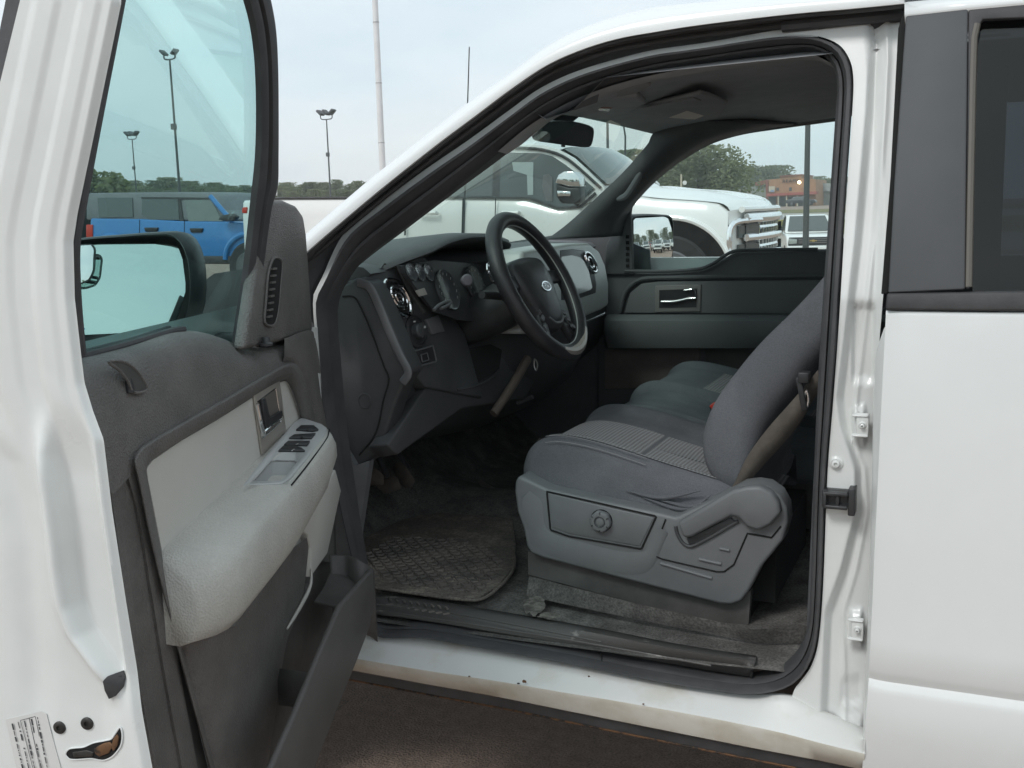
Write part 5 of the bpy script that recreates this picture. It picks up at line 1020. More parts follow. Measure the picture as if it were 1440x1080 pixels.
for y in np.linspace(Y0+.5, Y0+1.5, 9): q.box((fx(y)-.02, y, 1.2), (.03, .03, .34))
H('grille', q, M['chrome'], smooth=50)
q = MB(); q.tube([(fx(y)-.02, y, 1.46) for y in np.linspace(Y0+.06, Y0+W_-.06, 21)], [(.03, .03)]*21, 8); H('grille_top', q, M['white2'])
for s_ in (0, 1):
    fy = (lambda y: y) if not s_ else (lambda y: 2*Y0+W_-y)
    q = MB(); cc = [(fx(Y0+.46)+.015, fy(Y0+.46), 1.36), (fx(Y0+.2)+.0, fy(Y0+.16), 1.36), (xf+.055, fy(Y0+.02), 1.34), (xf+.02, fy(Y0-.015), 1.28), (xf+.015, fy(Y0-.02), 1.1), (xf+.03, fy(Y0-.01), 1.0), (fx(Y0+.2), fy(Y0+.16), .97), (fx(Y0+.46)+.015, fy(Y0+.46), .97)]
    q.tube(sp(cc, 40), .028, 8); H('headlight_trim', q, M['chrome'])
    q = MB(); q.prism([(fx(Y0+.4), fy(Y0+.40), 1.32), (xf+.07, fy(Y0+.06), 1.31), (xf+.07, fy(Y0+.06), 1.2), (fx(Y0+.4), fy(Y0+.40), 1.2)], (.02, 0, 0)); q.prism([(fx(Y0+.4), fy(Y0+.40), 1.14), (xf+.07, fy(Y0+.06), 1.14), (xf+.07, fy(Y0+.06), 1.03), (fx(Y0+.4), fy(Y0+.40), 1.03)], (.02, 0, 0)); H('headlight', q, M['grey_glass'])
    q = MB(); q.prism([(xf-.02, fy(Y0-.022), 1.24), (xf-.055, fy(Y0-.022), 1.24), (xf-.055, fy(Y0-.022), .98), (xf-.02, fy(Y0-.022), .98)], (0, .01*(1-2*s_), 0)); H('side_marker', q, M['red'])
q = MB(); q.prism([(xf-.1, Y0, .58), (xf-.1, Y0+W_, .58), (xfr+.08, Y0+W_-.15, .58), (xfr+.08, Y0+.15, .58)], (0, 0, .3)); H('bumper', q, M['chrome'], bev=.04)
# greenhouse
gh_ = [(566, 277), (574, 240), (582, 212), (600, 206), (660, 203), (711, 202.5), (749, 203.5), (768, 205), (787, 211), (806, 222), (824, 238), (848, 261), (852, 276), (815, 290), (782, 292), (761, 285), (739, 279), (614, 277)]
pg = many(HS, gh_, .0)
q = MB(); q.loft([pg, [p+Vector((0, .05, 0)) for p in pg]], closed=True, cap=True); pgf = [far(p) for p in pg]; H('cab_side', q, M['white2']); q = MB(); q.loft([[p-Vector((0, .05, 0)) for p in pgf], pgf], closed=True, cap=True); H('cab_side', q, M['white2'])
q = MB(); rt = [2, 3, 4, 5, 6, 7, 8]; ln_ = []
for t in np.linspace(0, 1, 11): ln_.append([pg[i]*(1-t)+pgf[i]*t+Vector((0, 0, .05*(1-(2*t-1)**4))) for i in rt])
q.loft(ln_); H('cab_roof', q, M['white2'], smooth=60)
q = MB(); q.loft([[a*(1-t)+b_*t+Vector((.16*(1-(2*t-1)**2), 0, .05*(1-(2*t-1)**4))) for a, b_ in ((pg[8], pgf[8]), (pg[9]+Vector((.0, 0, 0)), pgf[9]), (pg[11]+Vector((0, .0, 0)), pgf[11]))] for t in np.linspace(.035, .965, 11)]); H('windscreen', q, M['grey_glass'], smooth=60)
q = MB(); q.prism([pg[0], pg[2], pgf[2], pgf[0]], (.03, 0, 0)); H('rear_window', q, M['grey_glass'])
q = MB(); q.tube(sp([p+Vector((0, -.01, .0)) for p in many(HS, [(585, 211), (660, 208), (749, 209), (783, 216), (803, 227), (845, 264)], -.01)], 30), .016, 6); H('roof_seam', q, M['rubber'])
def HP(name, pts, o, th, m, bev=0, par=None): q = MB(); q.prism(many(HS, pts, o), (0, th, 0)); return H(name, q, m, par, bev=bev)
HP('side_window', [(584, 276), (596, 226), (606, 216), (660, 214), (694, 214), (692, 276)], -.012, .01, M['grey_glass'])
fwn = HP('side_window', [(702, 276.5), (704, 214), (761, 215.5), (777, 219.5), (796, 232), (815, 247), (836, 265), (812, 289), (784, 291), (764, 284), (744, 277.5)], -.012, .01, M['grey_glass'])
HP('window_pillar', [(692, 276), (694, 214), (704, 214), (702, 276.5)], -.014, .01, M['rubber'])
# flat patches on the pane: a seat, and far-window light put into colour
M['glimpse'] = mat('painted_far_light', (.30, .36, .35), .1, coat=1)
HP('head_restraint', [(762, 262), (764, 246), (771, 244), (777, 250), (777, 283), (768, 283)], -.0135, .002, M['dashgrey'], par=fwn)
HP('far_light_patch', [(720, 228), (750, 228), (750, 274), (742, 274), (741, 246), (722, 240)], -.0135, .002, M['glimpse'], par=fwn)  # paler patch paints light coming through from the far side
HP('belt_moulding', [(578, 275.5), (744, 276.8), (764, 283.5), (784, 291), (815, 289), (836, 270), (838, 273), (816, 292), (783, 294), (762, 286.5), (742, 279.5), (578, 278)], -.02, .02, M['rubber'])
for x in (571, 651.5, 697): q = MB(); q.tube([HS(x, 279, -.035), HS(x-1.5, 331, -.045)], .010 if x < 690 else .005, 6); H('door_gap', q, M['gap'])
for x in (602, 718):
    q = MB(); q.tube([HS(x-13, 300, -.05), HS(x-11, 299, -.075), HS(x+11, 299, -.075), HS(x+13, 300, -.05)], [(.02, .02)]*4, 8); H('door_handle', q, M['white2'])
HP('fuel_door', [(500, 294), (520, 294), (520, 312), (500, 312)], -.033, .01, M['white2'], bev=.004)
# chrome capped tow mirror
def MP(name, pts, y, th, m, bev=.02): q = MB(); q.prism(many(YP, pts, y), (0, th, 0)); return H(name, q, m, bev=bev)
MP('mirror_cap', [(781, 256), (785, 246), (793, 241), (806, 241), (814, 248), (816, 262), (800, 262), (781, 257)], Y0-.42, .16, M['chrome'])
MP('mirror_housing', [(781, 258), (800, 263), (816, 263), (816, 284), (808, 287), (788, 286), (782, 276)], Y0-.41, .15, M['black'])
MP('mirror_lamp', [(783, 268), (802, 269), (802, 276), (784, 276)], Y0-.43, .05, M['chrome'], bev=.006)
q = MB(); q.tube([YP(800, 270, Y0-.3), HS(812, 285, .0)], .03, 8); H('mirror_arm', q, M['black'])
# wheels: arch liner and tyre
wc = YP(944, 388, Y0); wc2 = Vector((xr_+1.25, Y0, wc.z))
for c_ in (wc, wc2):
    q = MB(); q.prism([(c_.x+.56*math.cos(t), Y0-.045, max(.7, c_.z+.52*math.sin(t))) for t in np.linspace(R(-4), R(184), 30)], (0, .3, 0)); H('wheel_arch', q, M['gap'])
    q = MB(); q.tube([(c_.x+.585*math.cos(t), Y0-.035, c_.z+.545*math.sin(t)) for t in np.linspace(R(-2), R(182), 30)], .028, 8); H('arch_lip', q, M['white2'])
    for y_, d_ in ((Y0-.06, 1), (Y0+W_+.02, -1)): wheel((c_.x, y_, c_.z-.02), (0, d_, 0), .42, .28, hd)
q = MB(); q.prism([(xr_+.1, Y0+.2, .55), (xf-.1, Y0+.2, .55), (xf-.1, Y0+W_-.2, .55), (xr_+.1, Y0+W_-.2, .55)], (0, 0, .2)); H('chassis', q, M['rubber'])
q = MB(); q.prism([YP(908, 264, Y0+.9), YP(912, 258, Y0+.9), YP(918, 263, Y0+.9)], (0, .3, 0)); H('wiper', q, M['white2'])

# ---------------- blue off-roader
YB, WB = 13.6, 1.9
su = empty('off_road_suv', (-13.0, YB+.95, terr(-13, YB)), 'bright blue boxy off-roader with grey hardtop seen through the driver door window', 'suv')
M['blue'] = mat('bright_blue_paint', (.03, .20, .49), .3, coat=.7, vary=.03)
M['hardtop'] = mat('grey_hardtop', (.17, .18, .19), .55, vary=.05)
zbB = YP(230, 308, YB).z
def BS(px, py, o=0): return tilt(px, py, YB+o, zbB, .14)
def S_(name, m, mt, par=None, **k): return obj(name, m, mt, par or su, **k)
def farB(p): p = Vector(p); return Vector((p.x, 2*YB+WB-p.y, p.z))
body = [(127, 307), (197, 308), (260, 311), (326, 311.5), (352, 314), (376, 317), (388, 322), (392, 340), (391, 362), (332, 366), (200, 366), (128, 362), (125, 335)]
q = MB(); bp = many(BS, body); q.prism(bp, (0, WB, 0)); S_('body', q, M['blue'], bev=.03, seg=3)
q = MB(); q.prism(many(BS, [(128, 360), (392, 360), (392, 372), (128, 370)], -.02), (0, WB+.04, 0)); S_('sill', q, M['rubber'], bev=.02)
q = MB(); gt = [(121, 309), (121, 274), (126, 271.5), (200, 270.5), (250, 270), (290, 272), (297, 277), (324, 311)]; g0 = many(BS, gt, .03); q.loft([g0, [farB(p) for p in g0]], closed=True, cap=True); S_('hardtop', q, M['hardtop'], bev=.03)
for nm, pts, m_ in (('rear_window', [(137, 278), (186, 278), (187, 305), (139, 306)], 'grey_glass'), ('side_window', [(200, 280), (250, 280), (252, 309), (211, 309), (199, 302)], 'grey_glass'), ('side_window', [(259, 281), (297, 281), (313, 311), (265, 311)], 'glimpse2'), ('window_frame', [(198, 277), (297, 278), (299, 281), (254, 280.5), (258, 311), (253, 311), (250, 280), (199, 280)], 'rubber')):
    if m_ == 'glimpse2' and m_ not in M: M[m_] = mat('clear_side_glass', (.14, .17, .16), .08, coat=1)
    q = MB(); q.prism(many(BS, pts, .015), (0, .012, 0)); S_(nm, q, M[m_])
q = MB(); q.tube(many(BS, [(296, 276), (326, 311)], .0), .045, 8); S_('windscreen_pillar', q, M['blue'])
q = MB(); q.prism([BS(300, 281, .1), BS(325, 310, .1), farB(BS(325, 310, .1)), farB(BS(300, 281, .1))], (.02, 0, .02)); S_('windscreen', q, M['grey_glass'])
for pts in ([(202, 320), (222, 320), (220, 326), (204, 326)], [(266, 321), (285, 321), (283, 327), (268, 327)]): q = MB(); q.prism(many(BS, pts, -.03), (0, .05, 0)); S_('door_handle', q, M['black'], bev=.012)
for x in (196.5, 259.5): q = MB(); q.tube(many(BS, [(x, 309), (x-1, 362)], -.001), .006, 6); S_('door_gap', q, M['gap'])
q = MB(); q.prism(many(YP, [(306, 309), (310, 303), (326, 300), (332, 305), (328, 311)], YB-.2), (0, .12, 0)); S_('side_mirror', q, M['black'], bev=.02)
for cx in (160, 352):
    c_ = BS(cx, 366); q = MB(); q.tube([(c_.x+.52*math.cos(t), YB-.02, c_.z+.46*math.sin(t)) for t in np.linspace(R(2), R(178), 24)], .05, 8); S_('wheel_flare', q, M['blue'])
    for y_, d_ in ((YB-.06, 1), (YB+WB+.06, -1)): wheel((c_.x, y_, c_.z-.12), (0, d_, 0), .44, .28, su)
q = MB(); q.prism(many(BS, [(121, 316), (130, 316), (130, 334), (121, 334)], -.015), (0, .2, 0)); S_('tail_light', q, M['red'], bev=.01)
q = MB(); c_ = YP(113, 318, YB+.95); q.lathe(c_, (1, 0, 0), [(.2, -.14), (.36, -.14), (.40, -.06), (.40, .06), (.36, .14), (0, .14)], 28); S_('spare_wheel', q, M['tyre'])
q = MB(); q.prism(many(BS, [(118, 345), (132, 345), (132, 358), (118, 358)], .0), (0, WB, 0)); S_('bumper', q, M['rubber'], bev=.02)

# ---------------- poles
M['pole'] = mat('dark_galvanised_pole', (.085, .095, .095), .5, metal=.3)
M['lamphead'] = mat('lamp_head', (.06, .065, .068), .5); M['flagpole'] = mat('white_pole_paint', (.74, .74, .74), .35, coat=.3, vary=.05, vscale=2)
def lamp(base, top, y, heads, label, r=.075, box=True, cat='lamp post'):
    a = gpt(*base, y); t = YP(*top, y); x = (t.x+YP(*base, y).x)/2; a = Vector((x, y, terr(x, y)))
    e = empty('lamp_post', a, label, cat, 'lamp posts over the lot'); hgt = t.z-a.z; k = y/1500*1.12
    q = MB(); q.tube([(0, 0, 0), (0, 0, hgt*.5), (0, 0, hgt)], [r, r*.85, r*.65], 10); obj('pole', q, M['pole'], e, local=True)
    if box: q = MB(); q.box((0, -.08, hgt*.60), (.22, .22, .3)); obj('junction_box', q, M['pole'], e, local=True)
    if heads:
        sp_ = max(abs(h) for h in heads)*k
        q = MB(); q.tube(sp([(-sp_, 0, .7*sp_), (-sp_, 0, .25*sp_), (-sp_*.8, 0, .03), (0, 0, 0), (sp_*.8, 0, .03), (sp_, 0, .25*sp_), (sp_, 0, .7*sp_)], 30), r*.55, 8); q.v = [v+Vector((0, 0, hgt)) for v in q.v]; obj('bracket', q, M['pole'], e, local=True)
        for i, h in enumerate(heads):
            s_ = 1 if h > 0 else (-1 if h < 0 else 0); q = MB(); c_ = Vector((h*k, 0, hgt+1.0*sp_)); tx = Vector((1, 0, .9 if h > 0 else -.9)).normalized()
            q.box(c_, (sp_*1.0, sp_*1.1, sp_*.34), tx, (0, 1, 0), Vector((0, 1, 0)).cross(tx)*-1); q.box(c_+Vector((0, 0, -.12*sp_)), (sp_*.2, sp_*.2, sp_*.4)); obj('lamp_head', q, M['lamphead'], e, local=True, bev=.03)
    return e
lamp((255, 265), (236, 84), 44, (-11, 11), 'tallest dark lamp post with two twin floodlight heads above the blue off-roader')
lamp((194, 275), (184, 196), 80, (-9, 0, 9), 'small three-headed lamp post left of the tallest one behind the blue off-roader')
lamp((466, 277), (458, 168), 72, (-10, 0, 10), 'three-headed lamp post standing right of the open door above the white cargo bed')
x = YP(540, 240, 26); fpz = Vector((YP(530, 60, 26).x, 26, 0)); fpz.z = terr(fpz.x, 26); fp_ = empty('flagpole', fpz, 'tall white flagpole rising past the top of the photo', 'flagpole')
q = MB(); q.tube([(0, 0, 0), (0, 0, 6), (0, 0, 15)], [.10, .088, .06], 14); obj('pole', q, M['flagpole'], fp_, local=True); q = MB(); q.lathe((0, 0, 15), (0, 0, 1), [(0, -.05), (.1, 0), (0, .12)], 12); obj('finial', q, M['steel'], fp_, local=True)
q = MB()
for z in (3, 4.7, 6.4, 8.1): q.lathe((0, 0, z), (0, 0, 1), [(.094, 0), (.097, .01), (.094, .02)], 14, cap=False)
obj('joint_ring', q, M['steel'], fp_, local=True)
lamp((1132, 352), (1139, 60), 27, (-12, 12), 'thick dark lamp post crossing the passenger window beside the small white pickup', r=.085, box=False)
lamp((855, 225), (854, 166), 60, (-10, 10), 'thin post just right of the rear view mirror seen through the windshield', r=.11, box=False)
q = MB(); a = gpt(880, 225, 42); t = YP(876, 172, 42); a.x = t.x; wp = empty('whip_aerial', a, 'thin kinked aerial right of the post by the rear view mirror', 'aerial'); q.tube([(0, 0, 0), (.1, 0, t.z-a.z-.6), (-.05, 0, t.z-a.z+.4)], [.06, .045, .03], 6); obj('mast', q, M['pole'], wp, local=True)

# ---------------- trees
def leafmat(n, c, v=.35):
    m = mat(n, c, .85, vary=v, vscale=.9, spec=.2); t = m.node_tree; p = t.nodes['Principled BSDF']; o = t.nodes['Material Output']
    a = t.nodes.new('ShaderNodeBsdfTranslucent'); x = t.nodes.new('ShaderNodeMixShader'); x.inputs[0].default_value = .45
    a.inputs[0].default_value = (c[0]*1.3, c[1]*1.35, c[2], 1); t.links.new(p.outputs[0], x.inputs[1]); t.links.new(a.outputs[0], x.inputs[2]); t.links.new(x.outputs[0], o.inputs[0]); return m
LM = [leafmat('leaf_dark', (.15, .175, .105)), leafmat('leaf_mid', (.165, .195, .115)), leafmat('leaf_olive', (.19, .21, .12))]
M['bark'] = mat('bark', (.09, .07, .055), .95, vary=.3, bump=.5, bscale=20)
def crown(seed, h, wd, n, leaf, base=.18, lumps=9):
    rnd = random.Random(seed); q = MB(); L_ = []
    for i in range(lumps):
        t = rnd.random(); a = rnd.random()*6.283; z = h*(base+.12+(.80-base)*t); rr = wd*(.5-.38*abs(t-.35))*rnd.random()**.5; L_.append((Vector((rr*math.cos(a), rr*math.sin(a), z)), wd*rnd.uniform(.20, .34)))
    L_.append((Vector((0, 0, h*.84)), wd*.22))
    for i in range(n):
        c_, r_ = rnd.choice(L_); d_ = Vector((rnd.gauss(0, 1), rnd.gauss(0, 1), rnd.gauss(0, 1))).normalized(); p = c_+d_*r_*(rnd.random()**.28)*1.02
        if p.z > h: p.z = h-rnd.random()*.3
        u_ = Vector((rnd.gauss(0, 1), rnd.gauss(0, 1), rnd.gauss(0, .6))).normalized(); v_ = u_.orthogonal().normalized(); s_ = leaf*rnd.uniform(.6, 1.5)
        q.add([p-u_*s_, p-v_*s_*.6, p+u_*s_, p+v_*s_*.6], [(0, 1, 2, 3)])
    return q
def tree(name, loc, h, wd, n, leaf, lm, label, group=None, seed=0, base=.18, lumps=9):
    e = empty(name, loc, label, 'tree', group); q = MB(); rnd = random.Random(seed+99)
    q.tube([(0, 0, -.3), (rnd.uniform(-.1, .1), 0, h*.3), (rnd.uniform(-.3, .3), rnd.uniform(-.2, .2), h*.7)], [wd*.04, wd*.03, wd*.01], 8)
    for k in range(5): a = rnd.random()*6.3; z = h*(.25+.08*k); q.tube([(0, 0, z), (wd*.3*math.cos(a), wd*.3*math.sin(a), z+h*.18)], [wd*.016, wd*.006], 6)
    obj('trunk', q, M['bark'], e, local=True)
    obj('crown', crown(seed, h, wd, n, leaf, base, lumps), lm, e, local=True, smooth=0); return e
def copytree(src, loc, s=1.0, rz=0.0, label=None, group=None):
    e = src.copy(); col.objects.link(e); e.location = loc; e.scale = (s, s, s); e.rotation_euler.z = rz
    if label: e['label'] = label
    if group: e['group'] = group
    for c in src.children:
        d = c.copy(); col.objects.link(d); d.parent = e
        for g_ in c.children: h_ = g_.copy(); col.objects.link(h_); h_.parent = d
    return e
# far row behind the blue off-roader and the cargo bed
LBL = 'green tree in the far tree line along the horizon beyond the lot'; GRP = 'trees of the far tree line'
protos = [tree('tree', (0, 0, -80), 9.5, 8.5, 2600, .30, LM[i % 3], LBL, GRP, seed=i, base=.05, lumps=12) for i in range(4)]
first = set()
rl = random.Random(3)
def row_tree(px, ptop, y, s=None):
    t = YP(px, ptop, y); z = terr(t.x, y); i = rl.randrange(4); sc = (t.z-z)/9.3; loc = (t.x, y+rl.uniform(-4, 4), z)
    if i not in first: first.add(i); e = protos[i]; e.location = loc; e.scale = (sc,)*3; return e
    return copytree(protos[i], loc, sc, rl.random()*6.28)
for x in range(100, 565, 8):
    base_ = np.interp(x, [100, 130, 150, 190, 222, 240, 262, 300, 330, 395, 420, 440, 470, 490, 520, 565], [252, 258, 262, 258, 254, 249, 257, 258, 256, 262, 260, 263, 261, 257, 262, 266])
    row_tree(x+rl.uniform(-4, 4), base_+rl.choice((-2.5, -.5, 1, 3, 5, 7))+rl.uniform(-1, 1), 118+rl.uniform(-8, 8))
for x in range(96, 565, 9): row_tree(x+rl.uniform(-4, 4), np.interp(x, [96, 565], [266, 270])+rl.uniform(-4, 4), 108)
t = YP(114, 240, 60); tree('leaning_tree', (t.x, 60, terr(t.x, 60)), (t.z-terr(t.x, 60)), 5.2, 1500, .26, LM[2], 'taller green tree at the left edge of the door window behind the blue off-roader', seed=21, base=.1)
# trees beyond the windshield and the passenger window
for k, (px, top, y, wd, n, lm, lab) in enumerate((
    (856, 214, 120, 8, 1500, 1, 'green tree beside the post right of the rear view mirror'),
    (897, 211, 118, 8.5, 1500, 1, 'round green tree at the right corner of the windshield'),
    (984, 205, 112, 11.5, 4500, 2, 'largest broad green tree over the hood of the heavy pickup'),
    (945, 222, 120, 10, 2200, 1, 'mid green tree left of the largest broad tree'),
    (1036, 234, 212, 15, 2200, 0, 'dark rounded tree right of the largest broad tree'),
    (1066, 237, 216, 15, 2200, 0, 'dark flat-topped tree behind the orange building'),
    (1091, 233, 222, 8, 1600, 0, 'narrow dark tree poking up behind the orange building'))):
    t = YP(px, top, y); z = terr(t.x, y); tree('tree', (t.x, y, z), t.z-z, wd, n*2, .20 if k == 2 else .26, LM[lm], lab, seed=40+k, base=.03, lumps=14)
for k, (px, top, y) in enumerate(((1008, 258, 210), (1022, 250, 215), (1052, 246, 225), (1112, 252, 240), (1128, 251, 240), (1150, 249, 240), (1166, 252, 235), (1184, 250, 230))):
    t = YP(px, top, y); z = terr(t.x, y); copytree(protos[k % 4], (t.x, y, z), (t.z-z)/9.3, k*1.3, 'dark tree of the wooded rise around the orange building', 'trees around the orange building')
# ---------------- orange shop building
YO = 190.0
ob = empty('shop_building', (YP(1110, 290, YO).x, YO, terr(YP(1110, 290, YO).x, YO)), 'two storey orange shop building with red canopy in the passenger window', 'building')
M['orange'] = mat('orange_facade', (.36, .20, .11), .85, vary=.08, vscale=.5); M['brick'] = mat('dark_red_brick', (.22, .085, .06), .9); M['greywall'] = mat('grey_block_wall', (.24, .26, .23), .9, vary=.06, vscale=.3); M['cream'] = mat('cream_render', (.50, .46, .36), .9); M['awn'] = mat('red_canopy', (.33, .08, .06), .8)
def OB(name, pts, dy, th, m, par=None): q = MB(); q.prism(many(YP, pts, YO+dy), (0, th, 0)); return obj(name, q, M[m] if isinstance(m, str) else m, par or ob)
fz = OB('facade', [(1078, 293), (1078, 253), (1097, 251), (1097, 247.5), (1127, 245.5), (1127, 251), (1147, 252), (1147, 292)], 0, 14, 'orange')
OB('parapet', [(1096, 248.5), (1127.5, 246), (1127.5, 244.8), (1096, 247.2)], -.3, 14.6, 'brick')
OB('corner_pilaster', [(1077, 293), (1077, 252.5), (1080, 252.5), (1080, 293)], -.25, .5, 'brick')
OB('side_wall', [(1045, 292), (1045, 262), (1064, 261), (1064, 256), (1077, 254), (1077, 293)], 1.5, 12, 'greywall'); OB('side_roof', [(1062, 262), (1062, 256.5), (1077, 253), (1077, 259)], 1.0, .5, 'brick')
OB('canopy', [(1078, 276), (1078, 272.5), (1148, 269), (1148, 273)], -2.5, 2.5, 'awn')
for x0 in (1081, 1095.5, 1108, 1122): OB('storefront', [(x0, 291.5), (x0, 277), (x0+10, 276.5), (x0+10, 291)], -.15, .1, M['grey_glass'])
for x in (1094.3, 1106, 1121): OB('canopy_post', [(x-.8, 292), (x-.8, 275), (x+.8, 275), (x+.8, 292)], -2.3, .4, 'cream')
for x, y, w_, h_ in ((1093.5, 266, 1.8, 4), (1111.5, 266, 1.8, 5)): OB('window', [(x-w_, y+h_/2), (x-w_, y-h_/2), (x+w_, y-h_/2), (x+w_, y+h_/2)], -.12, .1, M['grey_glass'])
OB('signboard', [(1081, 269.5), (1081, 262), (1089.5, 262), (1089.5, 269.5)], -.3, .2, 'cream'); OB('sign_patch', [(1083.5, 270), (1083.5, 267), (1088.5, 267), (1088.5, 270)], -.36, .06, mat('pale_blue_sign', (.25, .33, .45), .6))
def text(s, size, loc, name, mt, par, X=(1, 0, 0), Y=(0, 0, 1), th=.05):
    cu_ = bpy.data.curves.new('letters', 'FONT'); cu_.body = s; cu_.size = size; cu_.extrude = th; cu_.align_x = 'CENTER'; cu_.space_character = 1.25
    o = bpy.data.objects.new('letters', cu_); col.objects.link(o); bpy.context.view_layer.update()
    me = bpy.data.meshes.new_from_object(o.evaluated_get(bpy.context.evaluated_depsgraph_get())); bpy.data.objects.remove(o)
    X, Y = Vector(X).normalized(), Vector(Y).normalized(); Z = X.cross(Y); me.transform(Matrix(((X.x, Y.x, Z.x, loc[0]), (X.y, Y.y, Z.y, loc[1]), (X.z, Y.z, Z.z, loc[2]), (0, 0, 0, 1))))
    me.materials.append(mt); q = bpy.data.objects.new(name, me); col.objects.link(q); q.parent = par; q.matrix_parent_inverse = Matrix.Translation(-par.location); return q
tl = YP(1112, 256.6, YO-.25); text('REAMS', .82, tl, 'sign_lettering', M['gap'], ob)
q = MB(); lc = YP(1124.3, 256.4, YO-1.0); q.lathe(lc, (-.2, -1, -.1), [(.28, 0), (.30, .15), (.2, .25), (0, .28)], 16); lm_ = bpy.data.materials.new('lit_lamp'); lm_.use_nodes = True; lm_.node_tree.nodes['Principled BSDF'].inputs['Emission Color'].default_value = (1, .82, .45, 1); lm_.node_tree.nodes['Principled BSDF'].inputs['Emission Strength'].default_value = 6; obj('wall_lamp', q, lm_, ob)
gs = empty('grey_shed', (YP(1030, 285, 170).x, 170, terr(YP(1030, 285, 170).x, 170)), 'small pale shed just above the hood nose of the heavy pickup', 'shed'); q = MB(); q.prism(many(YP, [(1024, 285), (1024, 268), (1048, 267.5), (1048, 285)], 170), (0, 5, 0)); obj('wall', q, M['cream'], gs); q = MB(); q.prism(many(YP, [(1023, 268), (1024, 266), (1048, 265.5), (1049, 267.5)], 169.7), (0, 5.6, 0)); obj('roof', q, M['greywall'], gs)
nb_ = empty('pale_house', (YP(1158, 285, 200).x, 200, terr(YP(1158, 285, 200).x, 200)), 'pale grey house at the right edge of the passenger window past the orange building', 'house'); q = MB(); q.prism(many(YP, [(1147, 293), (1147, 268), (1190, 268), (1190, 293)], 200), (0, 10, 0)); obj('wall', q, M['greywall'], nb_); q = MB(); q.prism(many(YP, [(1145, 269), (1150, 258), (1188, 257), (1194, 269)], 199.4), (0, 11, 0)); obj('roof', q, mat('weathered_roof', (.33, .35, .34), .8), nb_)
sg = empty('sign_post', gpt(958, 266, 62), 'round white sign on a thin pole over the hood of the heavy pickup', 'sign'); q = MB(); a = YP(958, 245, 62); q.tube([(a.x, 62, sg.location.z), a], .06, 6); obj('pole', q, M['cream'], sg); q = MB(); c_ = YP(963, 257, 61.9); q.lathe(c_, (0, -1, 0), [(.11, 0), (.13, .03), (0, .04)], 16); obj('sign_disc', q, M['paper'], sg)
# hydrant on the verge and dark car by the building
hy = empty('fire_hydrant', gpt(1098.5, 299, 92), 'small yellow-green hydrant standing on the grass verge', 'hydrant'); q = MB(); q.lathe((0, 0, 0), (0, 0, 1), [(.18, 0), (.18, .06), (.14, .1), (.14, .7), (.19, .72), (.19, .8), (.12, .95), (0, 1.02)], 14); q.box((0, 0, .55), (.5, .14, .14)); obj('body', q, mat('hydrant_paint', (.35, .32, .10), .5), hy, local=True)
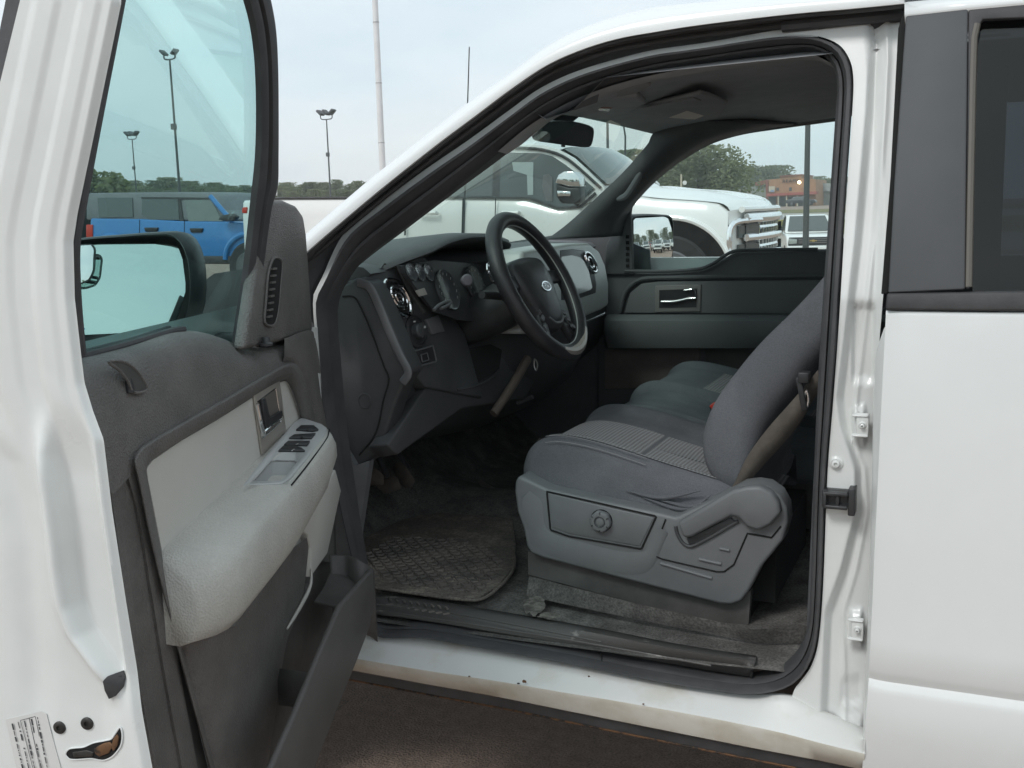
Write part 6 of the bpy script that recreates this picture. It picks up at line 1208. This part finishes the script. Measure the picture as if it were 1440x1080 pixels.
# ---------------- simple parked vehicles built in local space
def car(name, loc, rz, label, cat, paint, kind='pickup', group=None, emblem=False):
    e = empty(name, loc, label, cat, group); e.rotation_euler.z = rz; L_, W2, = (5.8, 2.0) if kind == 'pickup' else (4.6, 1.8); q = MB()
    if kind == 'pickup': pf = [(-2.9, .55), (-2.9, 1.28), (-.75, 1.28), (-.7, 1.28), (1.0, 1.22), (2.5, 1.18), (2.85, 1.05), (2.9, .6)]
    else: pf = [(-2.3, .4), (-2.3, .95), (-1.6, 1.0), (.9, .98), (2.0, .9), (2.3, .7), (2.3, .4)]
    q.prism([(x, -W2/2, z) for x, z in pf], (0, W2, 0)); obj('body', q, paint, e, local=True, bev=.07, seg=3)
    gf = [(-.8, 1.25), (-.6, 1.86), (-.2, 1.93), (.55, 1.90), (1.45, 1.22)] if kind == 'pickup' else [(-1.7, .95), (-1.0, 1.40), (0, 1.45), (.5, 1.38), (1.2, .95)]
    zz = 1.93 if kind == 'pickup' else 1.45
    a = [Vector((x, -W2/2+.05+.2*(z-gf[0][1]), z)) for x, z in gf]; b2 = [Vector((p.x, -p.y, p.z)) for p in a]
    q = MB(); q.loft([a, b2], closed=True, cap=True); obj('cab', q, paint, e, local=True, bev=.05)
    def ins(p, f): c_ = sum(a, Vector())/len(a); return Vector((c_.x+(p.x-c_.x)*f, p.y-.012, c_.z+.02+(p.z-c_.z)*f))
    for s_ in (1, -1): q = MB(); q.prism([Vector((p.x, p.y*s_, p.z)) for p in (ins(v, .8) for v in a)], (0, .004*s_, 0)); obj('side_window', q, M['grey_glass'], e, local=True)
    n0, n1 = a[-2], a[-1]; d_ = (n1-n0); nrm = Vector((-d_.z, 0, d_.x)).normalized(); nrm = nrm if nrm.x > 0 else -nrm
    q = MB(); q.prism([n0+d_*.08+nrm*.045+Vector((0, .12, 0)), n0+d_*.92+nrm*.045+Vector((0, .1, 0)), Vector((n1.x, -n1.y, n1.z))-d_*.08+nrm*.045-Vector((0, .1, 0)), Vector((n0.x, -n0.y, n0.z))+d_*.08+nrm*.045-Vector((0, .12, 0))], nrm*.01); obj('windscreen', q, M['grey_glass'], e, local=True)
    if kind == 'pickup':
        q = MB(); q.prism([(2.87, -.95, .78), (2.87, .95, .78), (2.87, .92, 1.10), (2.87, -.92, 1.10)], (.05, 0, 0)); gr = obj('grille', q, M['black'], e, local=True, bev=.02)
        q = MB()
        for z in (.88, .95, 1.02): q.box((2.925, 0, z), (.012, 1.1, .02))
        obj('grille_bar', q, M['steel'], gr, local=True)
        for s_ in (1, -1): q = MB(); q.prism([(2.925, s_*.62, .86), (2.925, s_*.92, .84), (2.925, s_*.92, 1.06), (2.925, s_*.62, 1.02)], (.012, 0, 0)); obj('headlight', q, M['screen'], e, local=True, bev=.004)
        if emblem: q = MB(); q.prism([(2.94, y, z) for y, z in ((-.15, .935), (-.05, .935), (-.04, .915), (.06, .915), (.04, .935), (.15, .935), (.13, .975), (.05, .975), (.04, .995), (-.06, .995), (-.04, .975), (-.13, .975))], (.01, 0, 0)); obj('emblem', q, mat('gold_emblem', (.6, .45, .2), .3, metal=.8), e, local=True)
        q = MB(); q.box((2.95, 0, .66), (.16, 1.98, .2)); obj('bumper', q, paint, e, local=True, bev=.04); q = MB(); q.box((2.99, 0, .52), (.1, 1.5, .14)); obj('air_dam', q, M['black'], e, local=True, bev=.02)
        for s_ in (1, -1): q = MB(); q.box((.95, s_*1.12, 1.30), (.12, .22, .2)); obj('side_mirror', q, M['black'], e, local=True, bev=.03)
    r_ = .40 if kind == 'pickup' else .33; wx = (-1.75, 1.95) if kind == 'pickup' else (-1.4, 1.4)
    for x in wx:
        for s_ in (1, -1): wheel((x, s_*(W2/2+.01), r_), (0, -s_, 0), r_, .25, e, local=True)
    return e
p_ = YP(1133, 330, 44); cv = car('parked_pickup', (p_.x, 44, terr(p_.x, 44)), R(-76), 'smaller white pickup seen nose-on behind the thick lamp post at right', 'pickup truck', M['white2'], emblem=True)
t = YP(1125, 302, 44); cv.scale = (1, 1, 1); cv.location.z = t.z-1.93
p_ = YP(1127, 291, 175); car('parked_car', (p_.x, 175, terr(p_.x, 175)+.2), 0, 'dark car parked in front of the orange building', 'car', mat('dark_car_paint', (.03, .035, .045), .3, coat=.5), kind='sedan')
# rows behind the photographer that the far mirror looks back on
wr = car('parked_pickup', (24, 9, 0), R(200), 'white pickup in the rows reflected in the passenger mirror', 'pickup truck', M['white2'], group='vehicles in the reflected rows')
cols_ = [M['white2'], M['blue'], M['black'], M['red'], M['steel']]; rr_ = random.Random(5)
def copycar(src, loc, rz, m):
    e = copytree(src, loc, 1, rz)
    if m:
        for c in e.children:
            if c.name.split('.')[0] in ('body', 'cab', 'bumper'): c.data = c.data.copy(); c.data.materials[0] = m
    return e
for i in range(9):
    for k, xx in enumerate((30, 44)):
        copycar(wr, (xx+rr_.uniform(-1, 1), -6+i*3.1+k, 0), R(90+rr_.uniform(-4, 4)+90), None if rr_.random() < .7 else rr_.choice(cols_)).__setitem__('label', 'vehicle in the rows reflected in the passenger mirror')
wr['label'] = 'vehicle in the rows reflected in the passenger mirror'
for i in range(14): copytree(protos[i % 4], (100+rl.uniform(-8, 8), -20+i*7, -.2), rl.uniform(.7, 1.15), rl.random()*6, 'tree of the row reflected in the passenger mirror', 'trees reflected in the passenger mirror')
# unseen trees and vehicles, added to give the paint and glass reflections
for i in range(12): copytree(protos[i % 4], (-45+i*9+rl.uniform(-2, 2), -62+rl.uniform(-5, 5), -.2), rl.uniform(.75, 1.1), rl.random()*6, 'unseen tree added behind the photographer for reflections in the side glass', 'unseen trees added for reflections')
for i in range(5): copycar(wr, (-9+i*4.2, -17, 0), R(90), None if i % 2 else M['black']).__setitem__('label', 'vehicle parked behind the photographer, added for reflections in the side glass')  # unseen vehicles added only for what the side paint and glass reflect
for o in list(scn.objects):
    if o.get('label', '').startswith('vehicle parked behind'): o['group'] = 'unseen vehicles added for reflections'
# air: far things fade a little
hz_ = MB(); hz_.box((-60, 130, 8.5), (1400, 420, 21)); ho_ = obj('haze', hz_, None, smooth=0); ho_['kind'] = 'stuff'; ho_['label'] = 'thin summer haze over the lot'
hm = bpy.data.materials.new('haze'); hm.use_nodes = True; hm.node_tree.nodes.clear(); v_ = hm.node_tree.nodes.new('ShaderNodeVolumePrincipled'); ou = hm.node_tree.nodes.new('ShaderNodeOutputMaterial')
v_.inputs['Color'].default_value = (.96, .98, 1, 1); v_.inputs['Density'].default_value = .0011; v_.inputs['Anisotropy'].default_value = .1; hm.node_tree.links.new(v_.outputs[0], ou.inputs['Volume']); ho_.data.materials.append(hm)
